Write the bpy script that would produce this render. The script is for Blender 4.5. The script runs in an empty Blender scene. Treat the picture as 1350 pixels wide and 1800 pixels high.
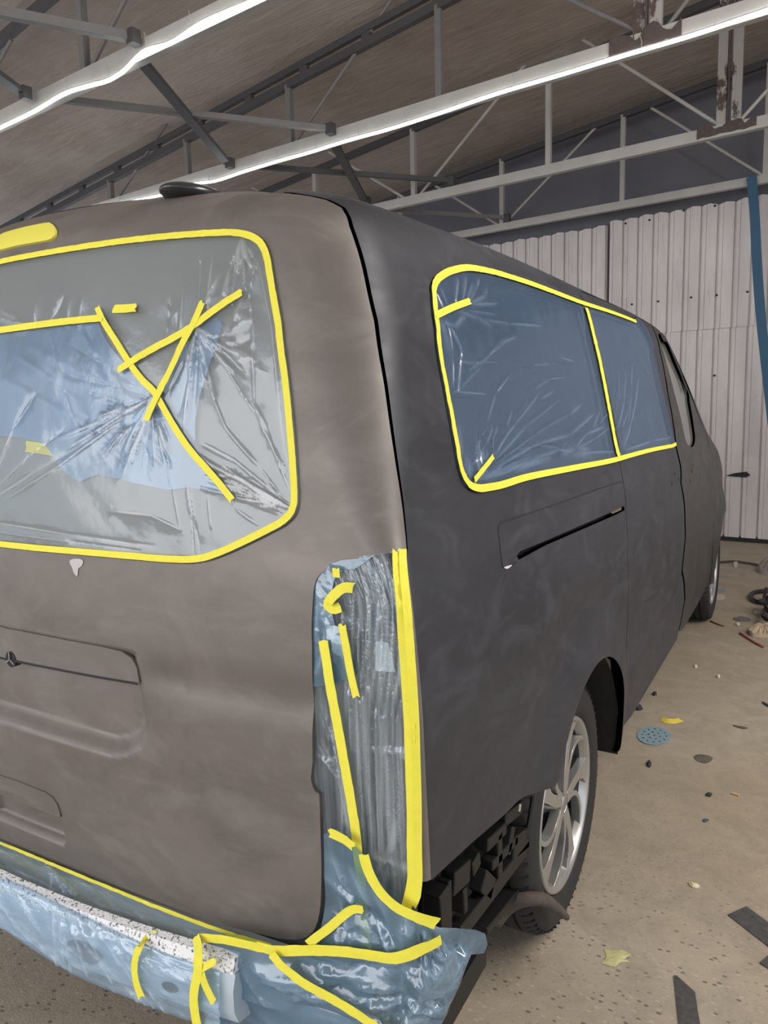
import bpy, bmesh, math, random
import numpy as np
from mathutils import Vector, Matrix
from mathutils.bvhtree import BVHTree
from mathutils.geometry import delaunay_2d_cdt

scn = bpy.context.scene
COL = scn.collection
random.seed(7); rng = np.random.default_rng(7)

# ------------------------------------------------------------------ camera
F, YAW, PITCH, ROLL = 1304.7, 0.52876, 0.13526, -0.02559
CAM = np.array([1.45758, -0.94696, 1.40534])
fw = np.array([-math.sin(YAW)*math.cos(PITCH), math.cos(YAW)*math.cos(PITCH), -math.sin(PITCH)])
rt = np.array([math.cos(YAW), math.sin(YAW), 0.0]); up = np.cross(rt, fw)
rt, up = rt*math.cos(ROLL)+up*math.sin(ROLL), -rt*math.sin(ROLL)+up*math.cos(ROLL)
cd = bpy.data.cameras.new('camera'); cam = bpy.data.objects.new('camera', cd); COL.objects.link(cam)
cd.sensor_fit = 'VERTICAL'; cd.sensor_height = 36.0; cd.sensor_width = 27.0; cd.lens = F/1800*36
cd.clip_start = 0.05; cd.clip_end = 200
cam.matrix_world = Matrix(((rt[0], up[0], -fw[0], CAM[0]), (rt[1], up[1], -fw[1], CAM[1]), (rt[2], up[2], -fw[2], CAM[2]), (0, 0, 0, 1)))
scn.camera = cam

# ------------------------------------------------------------------ light
scn.view_settings.view_transform = 'Standard'; scn.view_settings.look = 'None'
scn.view_settings.gamma = 1.0; scn.view_settings.exposure = 0.0; scn.view_settings.use_curve_mapping = False
W = bpy.data.worlds.new('world'); scn.world = W; W.use_nodes = True
W.node_tree.nodes['Background'].inputs[0].default_value = (0.80, 0.88, 1.0, 1)
W.node_tree.nodes['Background'].inputs[1].default_value = 1.50
def area(name, loc, target, sx, sy, power, col):
    l = bpy.data.lights.new(name, 'AREA'); l.shape = 'RECTANGLE'; l.size = sx; l.size_y = sy
    l.energy = power; l.color = col
    o = bpy.data.objects.new(name, l); COL.objects.link(o); o.location = loc
    d = Vector(target)-Vector(loc); o.rotation_euler = d.to_track_quat('-Z', 'Y').to_euler(); return o
area('daylight_from_open_doorway', (-1.6, -5.2, 2.3), (0.0, 0.0, 0.9), 6.0, 3.4, 185, (1.0, 0.935, 0.86))
area('added_fill_right', (3.3, 1.6, 3.85), (1.0, 2.0, 0.0), 1.0, 4.5, 255, (1.0, 0.965, 0.91))  # unseen fill lamp, added to brighten the van side and floor

# ------------------------------------------------------------------ helpers
def ray(px, py):
    d = fw + rt*(px-675)/F - up*(py-900)/F
    return d/np.linalg.norm(d)
def tag(o, label=None, cat=None, group=None, kind=None):
    if label: o['label'] = label
    if cat: o['category'] = cat
    if group: o['group'] = group
    if kind: o['kind'] = kind
    return o
def link(name, me, mat, parent=None):
    o = bpy.data.objects.new(name, me); COL.objects.link(o)
    if mat: me.materials.append(mat)
    if parent: o.parent = parent
    return o
def empty(name, loc=(0, 0, 0)):
    o = bpy.data.objects.new(name, None); COL.objects.link(o); o.location = loc
    o.empty_display_size = 0.1
    return o
def mesh(name, vs, fs, mat, parent=None, smooth=False, normals=None):
    me = bpy.data.meshes.new(name); me.from_pydata([tuple(map(float, v)) for v in vs], [], [tuple(map(int, f)) for f in fs])
    if smooth: me.polygons.foreach_set('use_smooth', [True]*len(me.polygons))
    me.validate(); me.update()
    if normals is not None: me.normals_split_custom_set_from_vertices([tuple(map(float, n)) for n in normals])
    o = link(name, me, mat, parent)
    if parent is not None and parent.type == 'EMPTY' and parent.parent is None:
        o.matrix_parent_inverse = Matrix.Translation(parent.location).inverted()
    return o
class MB:
    def __init__(s): s.v = []; s.f = []
    def add(s, vs, fs):
        b = len(s.v); s.v += [tuple(map(float, v)) for v in vs]; s.f += [tuple(i+b for i in f) for f in fs]; return s
    def bar(s, a, b, w, h, upv=(0, 0, 1)):
        a = Vector(a); b = Vector(b); t = (b-a).normalized(); u = Vector(upv)
        if abs(t.dot(u)) > .95: u = Vector((0, 1, 0))
        sd = t.cross(u).normalized(); u = sd.cross(t).normalized()
        vs = [p + sd*i*w/2 + u*j*h/2 for p in (a, b) for i, j in ((-1, -1), (1, -1), (1, 1), (-1, 1))]
        return s.add(vs, [(0, 1, 2, 3), (7, 6, 5, 4), (0, 4, 5, 1), (1, 5, 6, 2), (2, 6, 7, 3), (3, 7, 4, 0)])
    def box(s, lo, hi):
        return s.bar(((lo[0]+hi[0])/2, lo[1], (lo[2]+hi[2])/2), ((lo[0]+hi[0])/2, hi[1], (lo[2]+hi[2])/2), hi[0]-lo[0], hi[2]-lo[2])
    def tube(s, pts, r, n=8, cap=True):
        pts = [Vector(p) for p in pts]; rs = r if isinstance(r, (list, tuple)) else [r]*len(pts)
        b = len(s.v); u = None
        for i, p in enumerate(pts):
            t = (pts[min(i+1, len(pts)-1)]-pts[max(i-1, 0)]).normalized()
            if u is None: u = t.orthogonal().normalized()
            u = (u - t*u.dot(t)).normalized(); w = t.cross(u)
            for k in range(n):
                a = 2*math.pi*k/n; s.v.append(tuple(p+(u*math.cos(a)+w*math.sin(a))*rs[i]))
        for i in range(len(pts)-1):
            for k in range(n):
                s.f.append((b+i*n+k, b+i*n+(k+1) % n, b+(i+1)*n+(k+1) % n, b+(i+1)*n+k))
        if cap: s.f.append(tuple(b+k for k in range(n))[::-1]); s.f.append(tuple(b+(len(pts)-1)*n+k for k in range(n)))
        return s
    def lathe(s, prof, axis='x', n=64):
        b = len(s.v); m = len(prof)
        for k in range(n):
            a = 2*math.pi*k/n
            for (x, r) in prof: s.v.append((x, r*math.sin(a), r*math.cos(a)))
        for k in range(n):
            for i in range(m-1):
                s.f.append((b+k*m+i, b+k*m+i+1, b+((k+1) % n)*m+i+1, b+((k+1) % n)*m+i))
        return s
    def prism(s, poly, x0, x1):      # poly in (y,z), extruded along x
        n = len(poly); vs = [(x0, y, z) for y, z in poly]+[(x1, y, z) for y, z in poly]
        return s.add(vs, [tuple(range(n))[::-1], tuple(range(n, 2*n))]+[(i, (i+1) % n, n+(i+1) % n, n+i) for i in range(n)])
    def build(s, name, mat, parent=None, smooth=False, bevel=0, autos=None):
        o = mesh(name, s.v, s.f, mat, parent, smooth)
        if bevel:
            m = o.modifiers.new('b', 'BEVEL'); m.width = bevel; m.segments = 2; m.limit_method = 'ANGLE'
        if smooth and autos: 
            o.data.set_sharp_from_angle(angle=math.radians(autos))
        return o

# ------------------------------------------------------------------ materials
def srgb(r, g, b): return tuple(((c/255)/12.92 if c/255 <= .04045 else ((c/255+.055)/1.055)**2.4) for c in (r, g, b))
def newmat(name):
    m = bpy.data.materials.new(name); m.use_nodes = True; nt = m.node_tree
    return m, nt, nt.nodes['Principled BSDF']
def noise(nt, scale, detail=4, rough=.5, coord='Object', stretch=None, dist=0):
    tc = nt.nodes.new('ShaderNodeTexCoord'); n = nt.nodes.new('ShaderNodeTexNoise')
    n.inputs['Scale'].default_value = scale; n.inputs['Detail'].default_value = detail; n.inputs['Roughness'].default_value = rough
    n.inputs['Distortion'].default_value = dist
    if stretch:
        mp = nt.nodes.new('ShaderNodeMapping'); mp.inputs['Scale'].default_value = stretch
        if len(stretch) == 3: pass
        nt.links.new(tc.outputs[coord], mp.inputs[0]); nt.links.new(mp.outputs[0], n.inputs['Vector'])
    else: nt.links.new(tc.outputs[coord], n.inputs['Vector'])
    return n.outputs['Fac']
def ramp(nt, fac, stops):
    r = nt.nodes.new('ShaderNodeValToRGB'); nt.links.new(fac, r.inputs[0]); e = r.color_ramp.elements
    while len(e) < len(stops): e.new(.5)
    for i, (p, c) in enumerate(stops):
        e[i].position = p; e[i].color = (c, c, c, 1) if isinstance(c, (int, float)) else (*c, 1)
    return r.outputs[0]
def mix(nt, fac, a, b, mode='MIX'):
    n = nt.nodes.new('ShaderNodeMix'); n.data_type = 'RGBA'; n.blend_type = mode
    def put(sock, v):
        if isinstance(v, (tuple, list)): sock.default_value = (*v[:3], 1)
        elif isinstance(v, (int, float)): sock.default_value = v if sock.type == 'VALUE' else (v, v, v, 1)
        else: nt.links.new(v, sock)
    put(n.inputs[0], fac); put(n.inputs[6], a); put(n.inputs[7], b); return n.outputs[2]
def math_(nt, op, a, b=0.):
    n = nt.nodes.new('ShaderNodeMath'); n.operation = op
    for i, v in enumerate((a, b)):
        if isinstance(v, (int, float)): n.inputs[i].default_value = v
        else: nt.links.new(v, n.inputs[i])
    return n.outputs[0]
def bump(nt, h, strength=.3, dist=.01, normal=None):
    b = nt.nodes.new('ShaderNodeBump'); b.inputs['Strength'].default_value = strength; b.inputs['Distance'].default_value = dist
    nt.links.new(h, b.inputs['Height'])
    if normal: nt.links.new(normal, b.inputs['Normal'])
    return b.outputs[0]
def simple(name, col, rough=.6, metal=0., spec=.5, var=.0, vscale=8, bmp=0, bscale=60, coord='Object'):
    m, nt, p = newmat(name)
    p.inputs['Base Color'].default_value = (*col, 1); p.inputs['Roughness'].default_value = rough
    p.inputs['Metallic'].default_value = metal; p.inputs['Specular IOR Level'].default_value = spec
    if var:
        c = mix(nt, noise(nt, vscale, 5, .6, coord), tuple(x*(1-var) for x in col), tuple(min(1, x*(1+var)) for x in col))
        nt.links.new(c, p.inputs['Base Color'])
    if bmp: nt.links.new(bump(nt, noise(nt, bscale, 4, .6, coord), bmp, .002), p.inputs['Normal'])
    return m

def mat_paint(name, c1, c2, c3, rough=(.42, .62), metal=.25):
    m, nt, p = newmat(name)
    a = noise(nt, 2.6, 5, .62, 'Object', (1, 1, 1.7), 1.2)
    col = mix(nt, ramp(nt, a, [(.34, 0.), (.62, 1.)]), c1, c2)
    sw = noise(nt, 4.5, 6, .68, 'Object', (1., 1., 2.2), .9)          # sanding haze
    col = mix(nt, ramp(nt, sw, [(.50, 0.), (.78, .75)]), col, c3)
    fine = noise(nt, 900, 2, .5)
    col = mix(nt, math_(nt, 'MULTIPLY', fine, .10), col, tuple(min(1, x*2.2) for x in c3))
    nt.links.new(col, p.inputs['Base Color'])
    rr = nt.nodes.new('ShaderNodeMapRange'); nt.links.new(sw, rr.inputs[0]); rr.inputs[1].default_value = .35; rr.inputs[2].default_value = .7
    rr.inputs[3].default_value = rough[0]; rr.inputs[4].default_value = rough[1]; nt.links.new(rr.outputs[0], p.inputs['Roughness'])
    p.inputs['Metallic'].default_value = metal
    nt.links.new(bump(nt, fine, .05, .001), p.inputs['Normal'])
    return m
M = {}
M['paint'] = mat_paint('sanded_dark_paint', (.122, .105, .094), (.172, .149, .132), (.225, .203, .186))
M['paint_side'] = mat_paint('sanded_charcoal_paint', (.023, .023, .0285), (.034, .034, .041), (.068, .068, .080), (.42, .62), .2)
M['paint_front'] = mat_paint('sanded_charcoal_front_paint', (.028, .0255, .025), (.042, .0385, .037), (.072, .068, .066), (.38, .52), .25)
M['inner'] = simple('inner_black', (.012, .012, .013), .7)
M['lampwell'] = simple('lamp_recess_paint', (.125, .125, .122), .55, .1, var=.35, vscale=9)
M['gap'] = simple('gap_black', (.010, .010, .011), .6)
M['plastic'] = simple('black_plastic', (.0075, .007, .007), .5, var=.35, vscale=25, bmp=.2)
M['glass'] = simple('dark_glass', (.035, .045, .055), .08, spec=.6)
M['rearglass'] = simple('rear_glass', (.20, .205, .20), .42, spec=.5, var=.12, vscale=2.0)
M['rubber'] = simple('tyre_rubber', (.020, .0185, .017), .75, var=.4, vscale=30, bmp=.3, bscale=90)
M['alloy'] = simple('machined_alloy', (.50, .49, .47), .32, .75, var=.1, vscale=20)
M['alloydark'] = simple('dark_alloy_pocket', (.045, .045, .048), .4, .5)
M['chrome'] = simple('bright_metal', (.6, .6, .62), .2, .9)
M['tape'] = simple('yellow_masking_tape', (.86, .775, .075), .65, spec=.3, var=.08, vscale=70, bmp=.3, bscale=350)
M['foam'] = None
m, nt, p = newmat('speckled_white_foam')
sp = ramp(nt, noise(nt, 160, 3, .6), [(.36, .12), (.46, .85)]); nt.links.new(sp, p.inputs['Base Color']); p.inputs['Roughness'].default_value = .8
nt.links.new(bump(nt, noise(nt, 220, 2), .5, .003), p.inputs['Normal']); M['foam'] = m
M['beam'] = simple('pale_blue_beam_paint', (.52, .60, .66), .45, .2, var=.1)
M['steel'] = simple('grey_painted_steel', (.19, .178, .172), .6, .2, var=.22, vscale=6)
M['steel_dark'] = simple('dark_roof_steel', (.075, .07, .072), .6, .2, var=.2, vscale=6)
M['steel_light'] = simple('light_painted_steel', (.44, .415, .385), .6, .1, var=.2, vscale=5)
m, nt, p = newmat('rusted_white_steel')
rst = ramp(nt, noise(nt, 9, 6, .7, 'Object', (1, 1, .5)), [(.50, 0.), (.56, 1.)])
nt.links.new(mix(nt, rst, (.36, .33, .31), mix(nt, noise(nt, 40, 3), (.045, .03, .028), (.12, .08, .065))), p.inputs['Base Color'])
p.inputs['Roughness'].default_value = .75; M['rust'] = m
M['rustpatch'] = simple('brown_rust', (.085, .062, .055), .85, var=.5, vscale=40, bmp=.5)
def emis(name, col, s):
    m, nt, p = newmat(name); p.inputs['Emission Color'].default_value = (*col, 1); p.inputs['Emission Strength'].default_value = s
    p.inputs['Base Color'].default_value = (.8, .8, .8, 1); return m
m, nt, p = newmat('led_strip_light')
tc = nt.nodes.new('ShaderNodeTexCoord'); wv = nt.nodes.new('ShaderNodeTexWave'); wv.wave_type = 'BANDS'; wv.bands_direction = 'X'; wv.inputs['Scale'].default_value = 11
nt.links.new(tc.outputs['Object'], wv.inputs['Vector'])
st = nt.nodes.new('ShaderNodeMapRange'); nt.links.new(wv.outputs['Fac'], st.inputs[0]); st.inputs[3].default_value = 6.0; st.inputs[4].default_value = 17.0
nt.links.new(st.outputs[0], p.inputs['Emission Strength']); p.inputs['Emission Color'].default_value = (.90, .98, 1.0, 1); M['led'] = m

# ceiling sheets / gable / cladding / floor
m, nt, p = newmat('brown_ceiling_board')
a = noise(nt, 1.3, 6, .6, 'Object', (1.0, 1.0, 1)); b_ = noise(nt, 5, 5, .7, 'Object', (.35, 2.2, 1), 1.5)
c = mix(nt, ramp(nt, a, [(.35, 0.), (.65, 1.)]), (.34, .272, .222), (.425, .362, .312))
c = mix(nt, ramp(nt, b_, [(.45, 0.), (.75, .55)]), c, (.55, .47, .40)); nt.links.new(c, p.inputs['Base Color']); p.inputs['Roughness'].default_value = .8
nt.links.new(bump(nt, b_, .4, .05), p.inputs['Normal']); M['ceiling'] = m
M['gable'] = simple('blue_grey_gable', (.135, .132, .148), .7, var=.12, vscale=3)
m, nt, p = newmat('white_metal_cladding')
c = mix(nt, ramp(nt, noise(nt, 3.2, 6, .65, 'Object', (1, 1, .35)), [(.3, 0.), (.7, 1.)]), (.52, .47, .445), (.66, .60, .575))
c = mix(nt, ramp(nt, noise(nt, 18, 4, .7, 'Object', (1.5, 1, .12)), [(.58, 0.), (.80, .55)]), c, (.22, .20, .20))
nt.links.new(c, p.inputs['Base Color']); p.inputs['Roughness'].default_value = .5; p.inputs['Metallic'].default_value = .15; M['clad'] = m
m, nt, p = newmat('dusty_concrete')
a = noise(nt, .9, 6, .6); b_ = noise(nt, 7, 6, .72, dist=.6); g = noise(nt, 55, 4, .65); g2 = noise(nt, 170, 3, .6)
c = mix(nt, ramp(nt, a, [(.35, 0.), (.65, 1.)]), (.335, .270, .195), (.400, .340, .262))
c = mix(nt, ramp(nt, b_, [(.42, 0.), (.72, .55)]), c, (.215, .180, .137))
c = mix(nt, ramp(nt, b_, [(.22, .5), (.38, 0.)]), c, (.44, .39, .32))
c = mix(nt, ramp(nt, g, [(.60, 0.), (.70, .35)]), c, (.13, .105, .08))
# exposed coarse aggregate near the doorway (y<1.2)
sepx = nt.nodes.new('ShaderNodeSeparateXYZ'); tc = nt.nodes.new('ShaderNodeTexCoord'); nt.links.new(tc.outputs['Object'], sepx.inputs[0])
near = nt.nodes.new('ShaderNodeMapRange'); nt.links.new(math_(nt, 'ADD', sepx.outputs[1], math_(nt, 'MULTIPLY', b_, 1.4)), near.inputs[0])
near.inputs[1].default_value = 1.5; near.inputs[2].default_value = 2.3; near.inputs[3].default_value = 1; near.inputs[4].default_value = 0
vor = nt.nodes.new('ShaderNodeTexVoronoi'); vor.inputs['Scale'].default_value = 58; vor.inputs['Randomness'].default_value = 1
mp = nt.nodes.new('ShaderNodeMapping'); mp.inputs['Scale'].default_value = (1, 1.7, 1); mp.inputs['Rotation'].default_value = (0, 0, .5)
nt.links.new(tc.outputs['Object'], mp.inputs[0]); nt.links.new(mp.outputs[0], vor.inputs['Vector'])
vsep = nt.nodes.new('ShaderNodeSeparateColor'); nt.links.new(vor.outputs['Color'], vsep.inputs[0])
stone = math_(nt, 'MULTIPLY', ramp(nt, vsep.outputs[0], [(.82, 0.), (.86, 1.)]), ramp(nt, vor.outputs['Distance'], [(.28, 1.), (.42, 0.)]))
stone = math_(nt, 'MULTIPLY', stone, near.outputs[0])
c = mix(nt, math_(nt, 'MULTIPLY', stone, .8), c, (.09, .08, .068))
st2 = math_(nt, 'MULTIPLY', ramp(nt, vsep.outputs[1], [(.80, 0.), (.84, 1.)]), ramp(nt, vor.outputs['Distance'], [(.25, 1.), (.45, 0.)]))
c = mix(nt, math_(nt, 'MULTIPLY', math_(nt, 'MULTIPLY', st2, near.outputs[0]), .5), c, (.47, .41, .33))
nt.links.new(c, p.inputs['Base Color']); p.inputs['Roughness'].default_value = .82
h = math_(nt, 'ADD', math_(nt, 'MULTIPLY', g, .6), math_(nt, 'MULTIPLY', g2, .4)); nt.links.new(bump(nt, h, .45, .006), p.inputs['Normal']); M['floor'] = m

def mat_film(name, tint, body, lo, hi, rough=.22, streak=(6, 6, 6), sscale=6):
    """thin masking plastic: see-through where flat, milky where it is folded (attribute 'fold')"""
    m = bpy.data.materials.new(name); m.use_nodes = True; nt = m.node_tree; nt.nodes.clear()
    out = nt.nodes.new('ShaderNodeOutputMaterial'); tr = nt.nodes.new('ShaderNodeBsdfTransparent'); tr.inputs[0].default_value = (*tint, 1)
    p = nt.nodes.new('ShaderNodeBsdfPrincipled'); p.inputs['Base Color'].default_value = (*body, 1); p.inputs['Roughness'].default_value = rough
    p.inputs['Specular IOR Level'].default_value = .9
    at = nt.nodes.new('ShaderNodeAttribute'); at.attribute_name = 'fold'
    n1 = noise(nt, sscale, 3, .5, 'UV', streak, .25)
    n2 = noise(nt, 30, 4, .6, 'UV')
    mr = nt.nodes.new('ShaderNodeMapRange'); nt.links.new(n1, mr.inputs[0]); mr.inputs[1].default_value = .35; mr.inputs[2].default_value = .72
    mr.inputs[3].default_value = lo; mr.inputs[4].default_value = hi
    fac = math_(nt, 'ADD', mr.outputs[0], at.outputs['Fac']); fac = math_(nt, 'MINIMUM', fac, .97)
    mx = nt.nodes.new('ShaderNodeMixShader'); nt.links.new(fac, mx.inputs[0]); nt.links.new(tr.outputs[0], mx.inputs[1]); nt.links.new(p.outputs[0], mx.inputs[2])
    bn = bump(nt, n2, .10, .006, bump(nt, n1, .35, .02)); nt.links.new(bn, p.inputs['Normal'])
    wh = mix(nt, math_(nt, 'MINIMUM', math_(nt, 'MULTIPLY', at.outputs['Fac'], 1.2), .8), body, tuple(min(1, x*1.10+.07) for x in body)); nt.links.new(wh, p.inputs['Base Color'])
    gl = nt.nodes.new('ShaderNodeBsdfGlossy'); gl.inputs['Roughness'].default_value = .12; gl.inputs[0].default_value = (.9, .95, 1, 1); nt.links.new(bn, gl.inputs['Normal'])
    m2 = nt.nodes.new('ShaderNodeMixShader'); m2.inputs[0].default_value = .05
    nt.links.new(mx.outputs[0], m2.inputs[1]); nt.links.new(gl.outputs[0], m2.inputs[2]); nt.links.new(m2.outputs[0], out.inputs[0])
    return m
M['film_side'] = mat_film('blue_film_side', (.75, .87, 1.0), (.100, .165, .270), .42, .48, .38, (1.5, 1.5, 1), 2)
M['film_rear'] = mat_film('clear_film_rear', (.88, .93, .95), (.41, .425, .42), .24, .32, .25, (1.0, 1.6, 1), 3)
M['film_blue'] = mat_film('blue_film_folded', (.45, .68, .95), (.11, .31, .58), .55, .80, .3, (3, 2, 1), 3)
M['film_lamp'] = mat_film('clear_film_lamp', (.85, .93, 1.0), (.42, .47, .50), .07, .36, .2, (80, .8, 1), 1.0)
M['film_drape'] = mat_film('blue_film_drape', (.60, .78, .92), (.17, .28, .38), .32, .60, .2, (2, 5, 1), 3)

# ------------------------------------------------------------------ van body surface S(s, v)
#      z     w     r(rear y) cr    f(front y) fr
PROF = [
 (.06, .900, .020, .05, 4.85, .75, .055),
 (.30, .942, .000, .03, 4.93, .75, .055),
 (.45, .957, -.030, .02, 4.97, .75, .055),
 (.65, .973, -.046, .016, 4.98, .75, .055),
 (.90, .970, -.056, .016, 4.97, .75, .055),
 (1.10, .951, -.052, .022, 4.80, .75, .055),
 (1.22, .919, -.042, .060, 4.40, .60, .055),
 (1.40, .885, -.018, .110, 4.03, .53, .055),
 (1.58, .847, .020, .130, 3.70, .48, .055),
 (1.68, .822, .045, .135, 3.50, .45, .055),
 (1.735, .800, .060, .135, 3.38, .42, .055),
 (1.772, .775, .072, .14, 3.28, .40, .065),
 (1.800, .738, .088, .15, 3.15, .36, .10),
 (1.825, .670, .110, .16, 3.00, .34, .16),
 (1.850, .545, .155, .16, 2.85, .30, .24),
 (1.868, .36, .30, .12, 2.7, .2, .28),
 (1.878, .17, .60, .08, 2.4, .08, .2),
 (1.880, .02, 1.4, .01, 1.9, .01, .02),
]
PROF = np.array(PROF)
PV = np.concatenate([[0], np.cumsum(np.hypot(np.diff(PROF[:, 0]), np.diff(PROF[:, 1])))])
VMAX = PV[-1]
def _slopes(x, y):
    d = np.diff(y, axis=0)/np.diff(x)[:, None]
    m = np.zeros_like(y); m[0] = d[0]; m[-1] = d[-1]
    hh = np.diff(x)
    for i in range(1, len(x)-1):
        w1 = 2*hh[i]+hh[i-1]; w2 = hh[i]+2*hh[i-1]
        with np.errstate(divide='ignore', invalid='ignore'):
            hm = (w1+w2)/(w1/d[i-1]+w2/d[i])
        m[i] = np.where(d[i-1]*d[i] > 0, hm, 0)
    return m
PM = _slopes(PV, PROF)
def prof(v):
    v = np.clip(v, 0, VMAX-1e-9); i = np.clip(np.searchsorted(PV, v, side='right')-1, 0, len(PV)-2)
    h = PV[i+1]-PV[i]; t = ((v-PV[i])/h)[..., None]; h = h[..., None]
    return ((2*t**3-3*t**2+1)*PROF[i]+(t**3-2*t**2+t)*h*PM[i]+(-2*t**3+3*t**2)*PROF[i+1]+(t**3-t**2)*h*PM[i+1])
def v_of_z(z):
    vv = np.linspace(0, VMAX, 3000); zz = prof(vv)[:, 0]; return np.interp(z, zz, vv)
S1, S2, S3, S4, S5 = .86, .96, 5.0, 5.7, 6.4
def S0(s, v):
    s = np.asarray(s, float); v = np.asarray(v, float); s, v = np.broadcast_arrays(s, v)
    sg = np.where(s < 0, -1., 1.); s = np.abs(s)
    P = prof(v); z, w, r, cr, f, fr, bow = [P[..., i] for i in range(7)]
    tuck = .012*np.clip(w/.9, 0, 1)+.036*np.clip((z-1.55)/.25, 0, 1)*np.clip(w/.5, 0, 1)
    E = w-tuck-cr
    yE = r+bow*(E/np.maximum(w, 1e-3))**2; mE = 2*bow*E/np.maximum(w, 1e-3)**2
    y2 = yE+mE*cr+cr*.9
    # rear
    x_r = E*s/S1; y_r = r+bow*(x_r/np.maximum(w, 1e-3))**2
    # corner bezier
    t = np.clip((s-S1)/(S2-S1), 0, 1); k = .62
    p0x, p0y = E, yE; p3x, p3y = w-tuck, y2
    p1x, p1y = E+k*cr, yE+mE*k*cr; p2x, p2y = w-tuck-.001, y2-k*cr*.9
    bx = (1-t)**3*p0x+3*(1-t)**2*t*p1x+3*(1-t)*t*t*p2x+t**3*p3x
    by = (1-t)**3*p0y+3*(1-t)**2*t*p1y+3*(1-t)*t*t*p2y+t**3*p3y
    # side
    y3 = f-fr; u = np.clip((s-S2)/(S3-S2), 0, 1); y_s = y2+(y3-y2)*u
    x_s = w-tuck*np.clip(1-(y_s-y2)/.9, 0, 1)**2-.02*np.clip(w, 0, 1)*np.clip((u-.7)/.3, 0, 1)**2
    # front corner
    t = np.clip((s-S3)/(S4-S3), 0, 1)
    wf = w-.02*np.clip(w, 0, 1); bf = .16*np.clip(w, 0, 1); Ef = np.maximum(wf-fr*1.1, wf*.3)
    q0x, q0y = wf, y3; q3x, q3y = Ef, f-bf*.35
    q1x, q1y = wf-.01*fr, y3+.6*fr; q2x, q2y = Ef+.5*(wf-Ef), q3y-.10*fr
    fx = (1-t)**3*q0x+3*(1-t)**2*t*q1x+3*(1-t)*t*t*q2x+t**3*q3x
    fy = (1-t)**3*q0y+3*(1-t)**2*t*q1y+3*(1-t)*t*t*q2y+t**3*q3y
    u = np.clip((s-S4)/(S5-S4), 0, 1); hx = q3x*(1-u); hy = q3y+(f-q3y)*(1-(1-u)**2)
    x = np.where(s <= S1, x_r, np.where(s <= S2, bx, np.where(s <= S3, x_s, np.where(s <= S4, fx, hx))))
    y = np.where(s <= S1, y_r, np.where(s <= S2, by, np.where(s <= S3, y_s, np.where(s <= S4, fy, hy))))
    return np.stack([x*sg, y, z], -1)
def N0(s, v, fn=S0):
    e = 1.5e-3
    a = fn(s+e, v)-fn(s-e, v); vv0 = np.clip(v-e, 0, VMAX); vv1 = np.clip(v+e, 0, VMAX-2e-3)
    b = fn(s, vv1)-fn(s, vv0)
    n = np.cross(a, b); l = np.linalg.norm(n, axis=-1, keepdims=True); return n/np.maximum(l, 1e-12)
YW, ZW, WB = .9306, .335, 3.275
def flare(P):
    d = 0
    for yw in (YW, YW+WB):
        rr = np.hypot(P[..., 1]-yw, P[..., 2]-ZW)
        d = d+.020*np.exp(-((rr-.40)/.085)**2)-.006*np.exp(-((rr-.56)/.06)**2)
    side = np.clip((np.abs(P[..., 0])-.80)/.08, 0, 1)*np.clip((P[..., 1]-.12)/.25, 0, 1)
    return d*side
def S(s, v, off=0.):
    P = S0(s, v); n = N0(s, v)
    if callable(off): off = off(s, v)
    return P+n*(flare(P)+off)[..., None]

# ray casting onto the body to lay out seams, tape and film
_bvh = {}
def bvh(off):
    k = off if callable(off) else round(off, 4)
    if k not in _bvh:
        ss = np.concatenate([np.arange(-1.0, 1.2, .02), np.arange(1.2, S5, .05)]); vv = np.concatenate([np.arange(0, 1.1, .03), np.arange(1.1, VMAX, .015)])
        G = S(ss[:, None], vv[None, :], off); n, m_ = len(ss), len(vv)
        idx = np.arange(n*m_).reshape(n, m_)
        a, b, c, d = idx[:-1, :-1].ravel(), idx[1:, :-1].ravel(), idx[1:, 1:].ravel(), idx[:-1, 1:].ravel()
        tri = np.concatenate([np.stack([a, b, c], 1), np.stack([a, c, d], 1)])
        sv = np.stack(np.broadcast_arrays(ss[:, None], vv[None, :]), -1).reshape(-1, 2)
        V = G.reshape(-1, 3)
        _bvh[k] = (BVHTree.FromPolygons([tuple(q) for q in V], [tuple(map(int, t)) for t in tri]), V, tri, sv)
    return _bvh[k]
def cast(px, py, off=0.):
    T, V, tri, sv = bvh(off)
    for k in range(40):                       # just past an edge: step back onto the body
        loc, nrm, i, dist = T.ray_cast(Vector(CAM), Vector(ray(px-.5*k, py+k)))
        if loc is not None: break
    if loc is None: raise RuntimeError('no hit %s %s' % (px, py))
    a, b, c = V[tri[i]]; P = np.array(loc); v0, v1, v2 = b-a, c-a, P-a
    d00, d01, d11, d20, d21 = v0@v0, v0@v1, v1@v1, v2@v0, v2@v1; den = d00*d11-d01*d01
    w1 = (d11*d20-d01*d21)/den; w2 = (d00*d21-d01*d20)/den
    A, B, C_ = sv[tri[i]]; return A*(1-w1-w2)+B*w1+C_*w2
def SV(pts, off=0.): return np.array([cast(x, y, off) for x, y in pts])
def side_sv(y, z):
    v = float(v_of_z(z)); P = prof(np.array(v)); cr, w, r, f, fr, bow = P[3], P[1], P[2], P[4], P[5], P[6]
    tk = .012*min(1, w/.9)+.036*min(1, max(0, (P[0]-1.55)/.25)); E = w-tk-cr; y2 = r+bow*(E/w)**2+2*bow*E/w**2*cr+cr*.9; y3 = f-fr
    return (S2+(S3-S2)*(y-y2)/(y3-y2), v)
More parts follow.
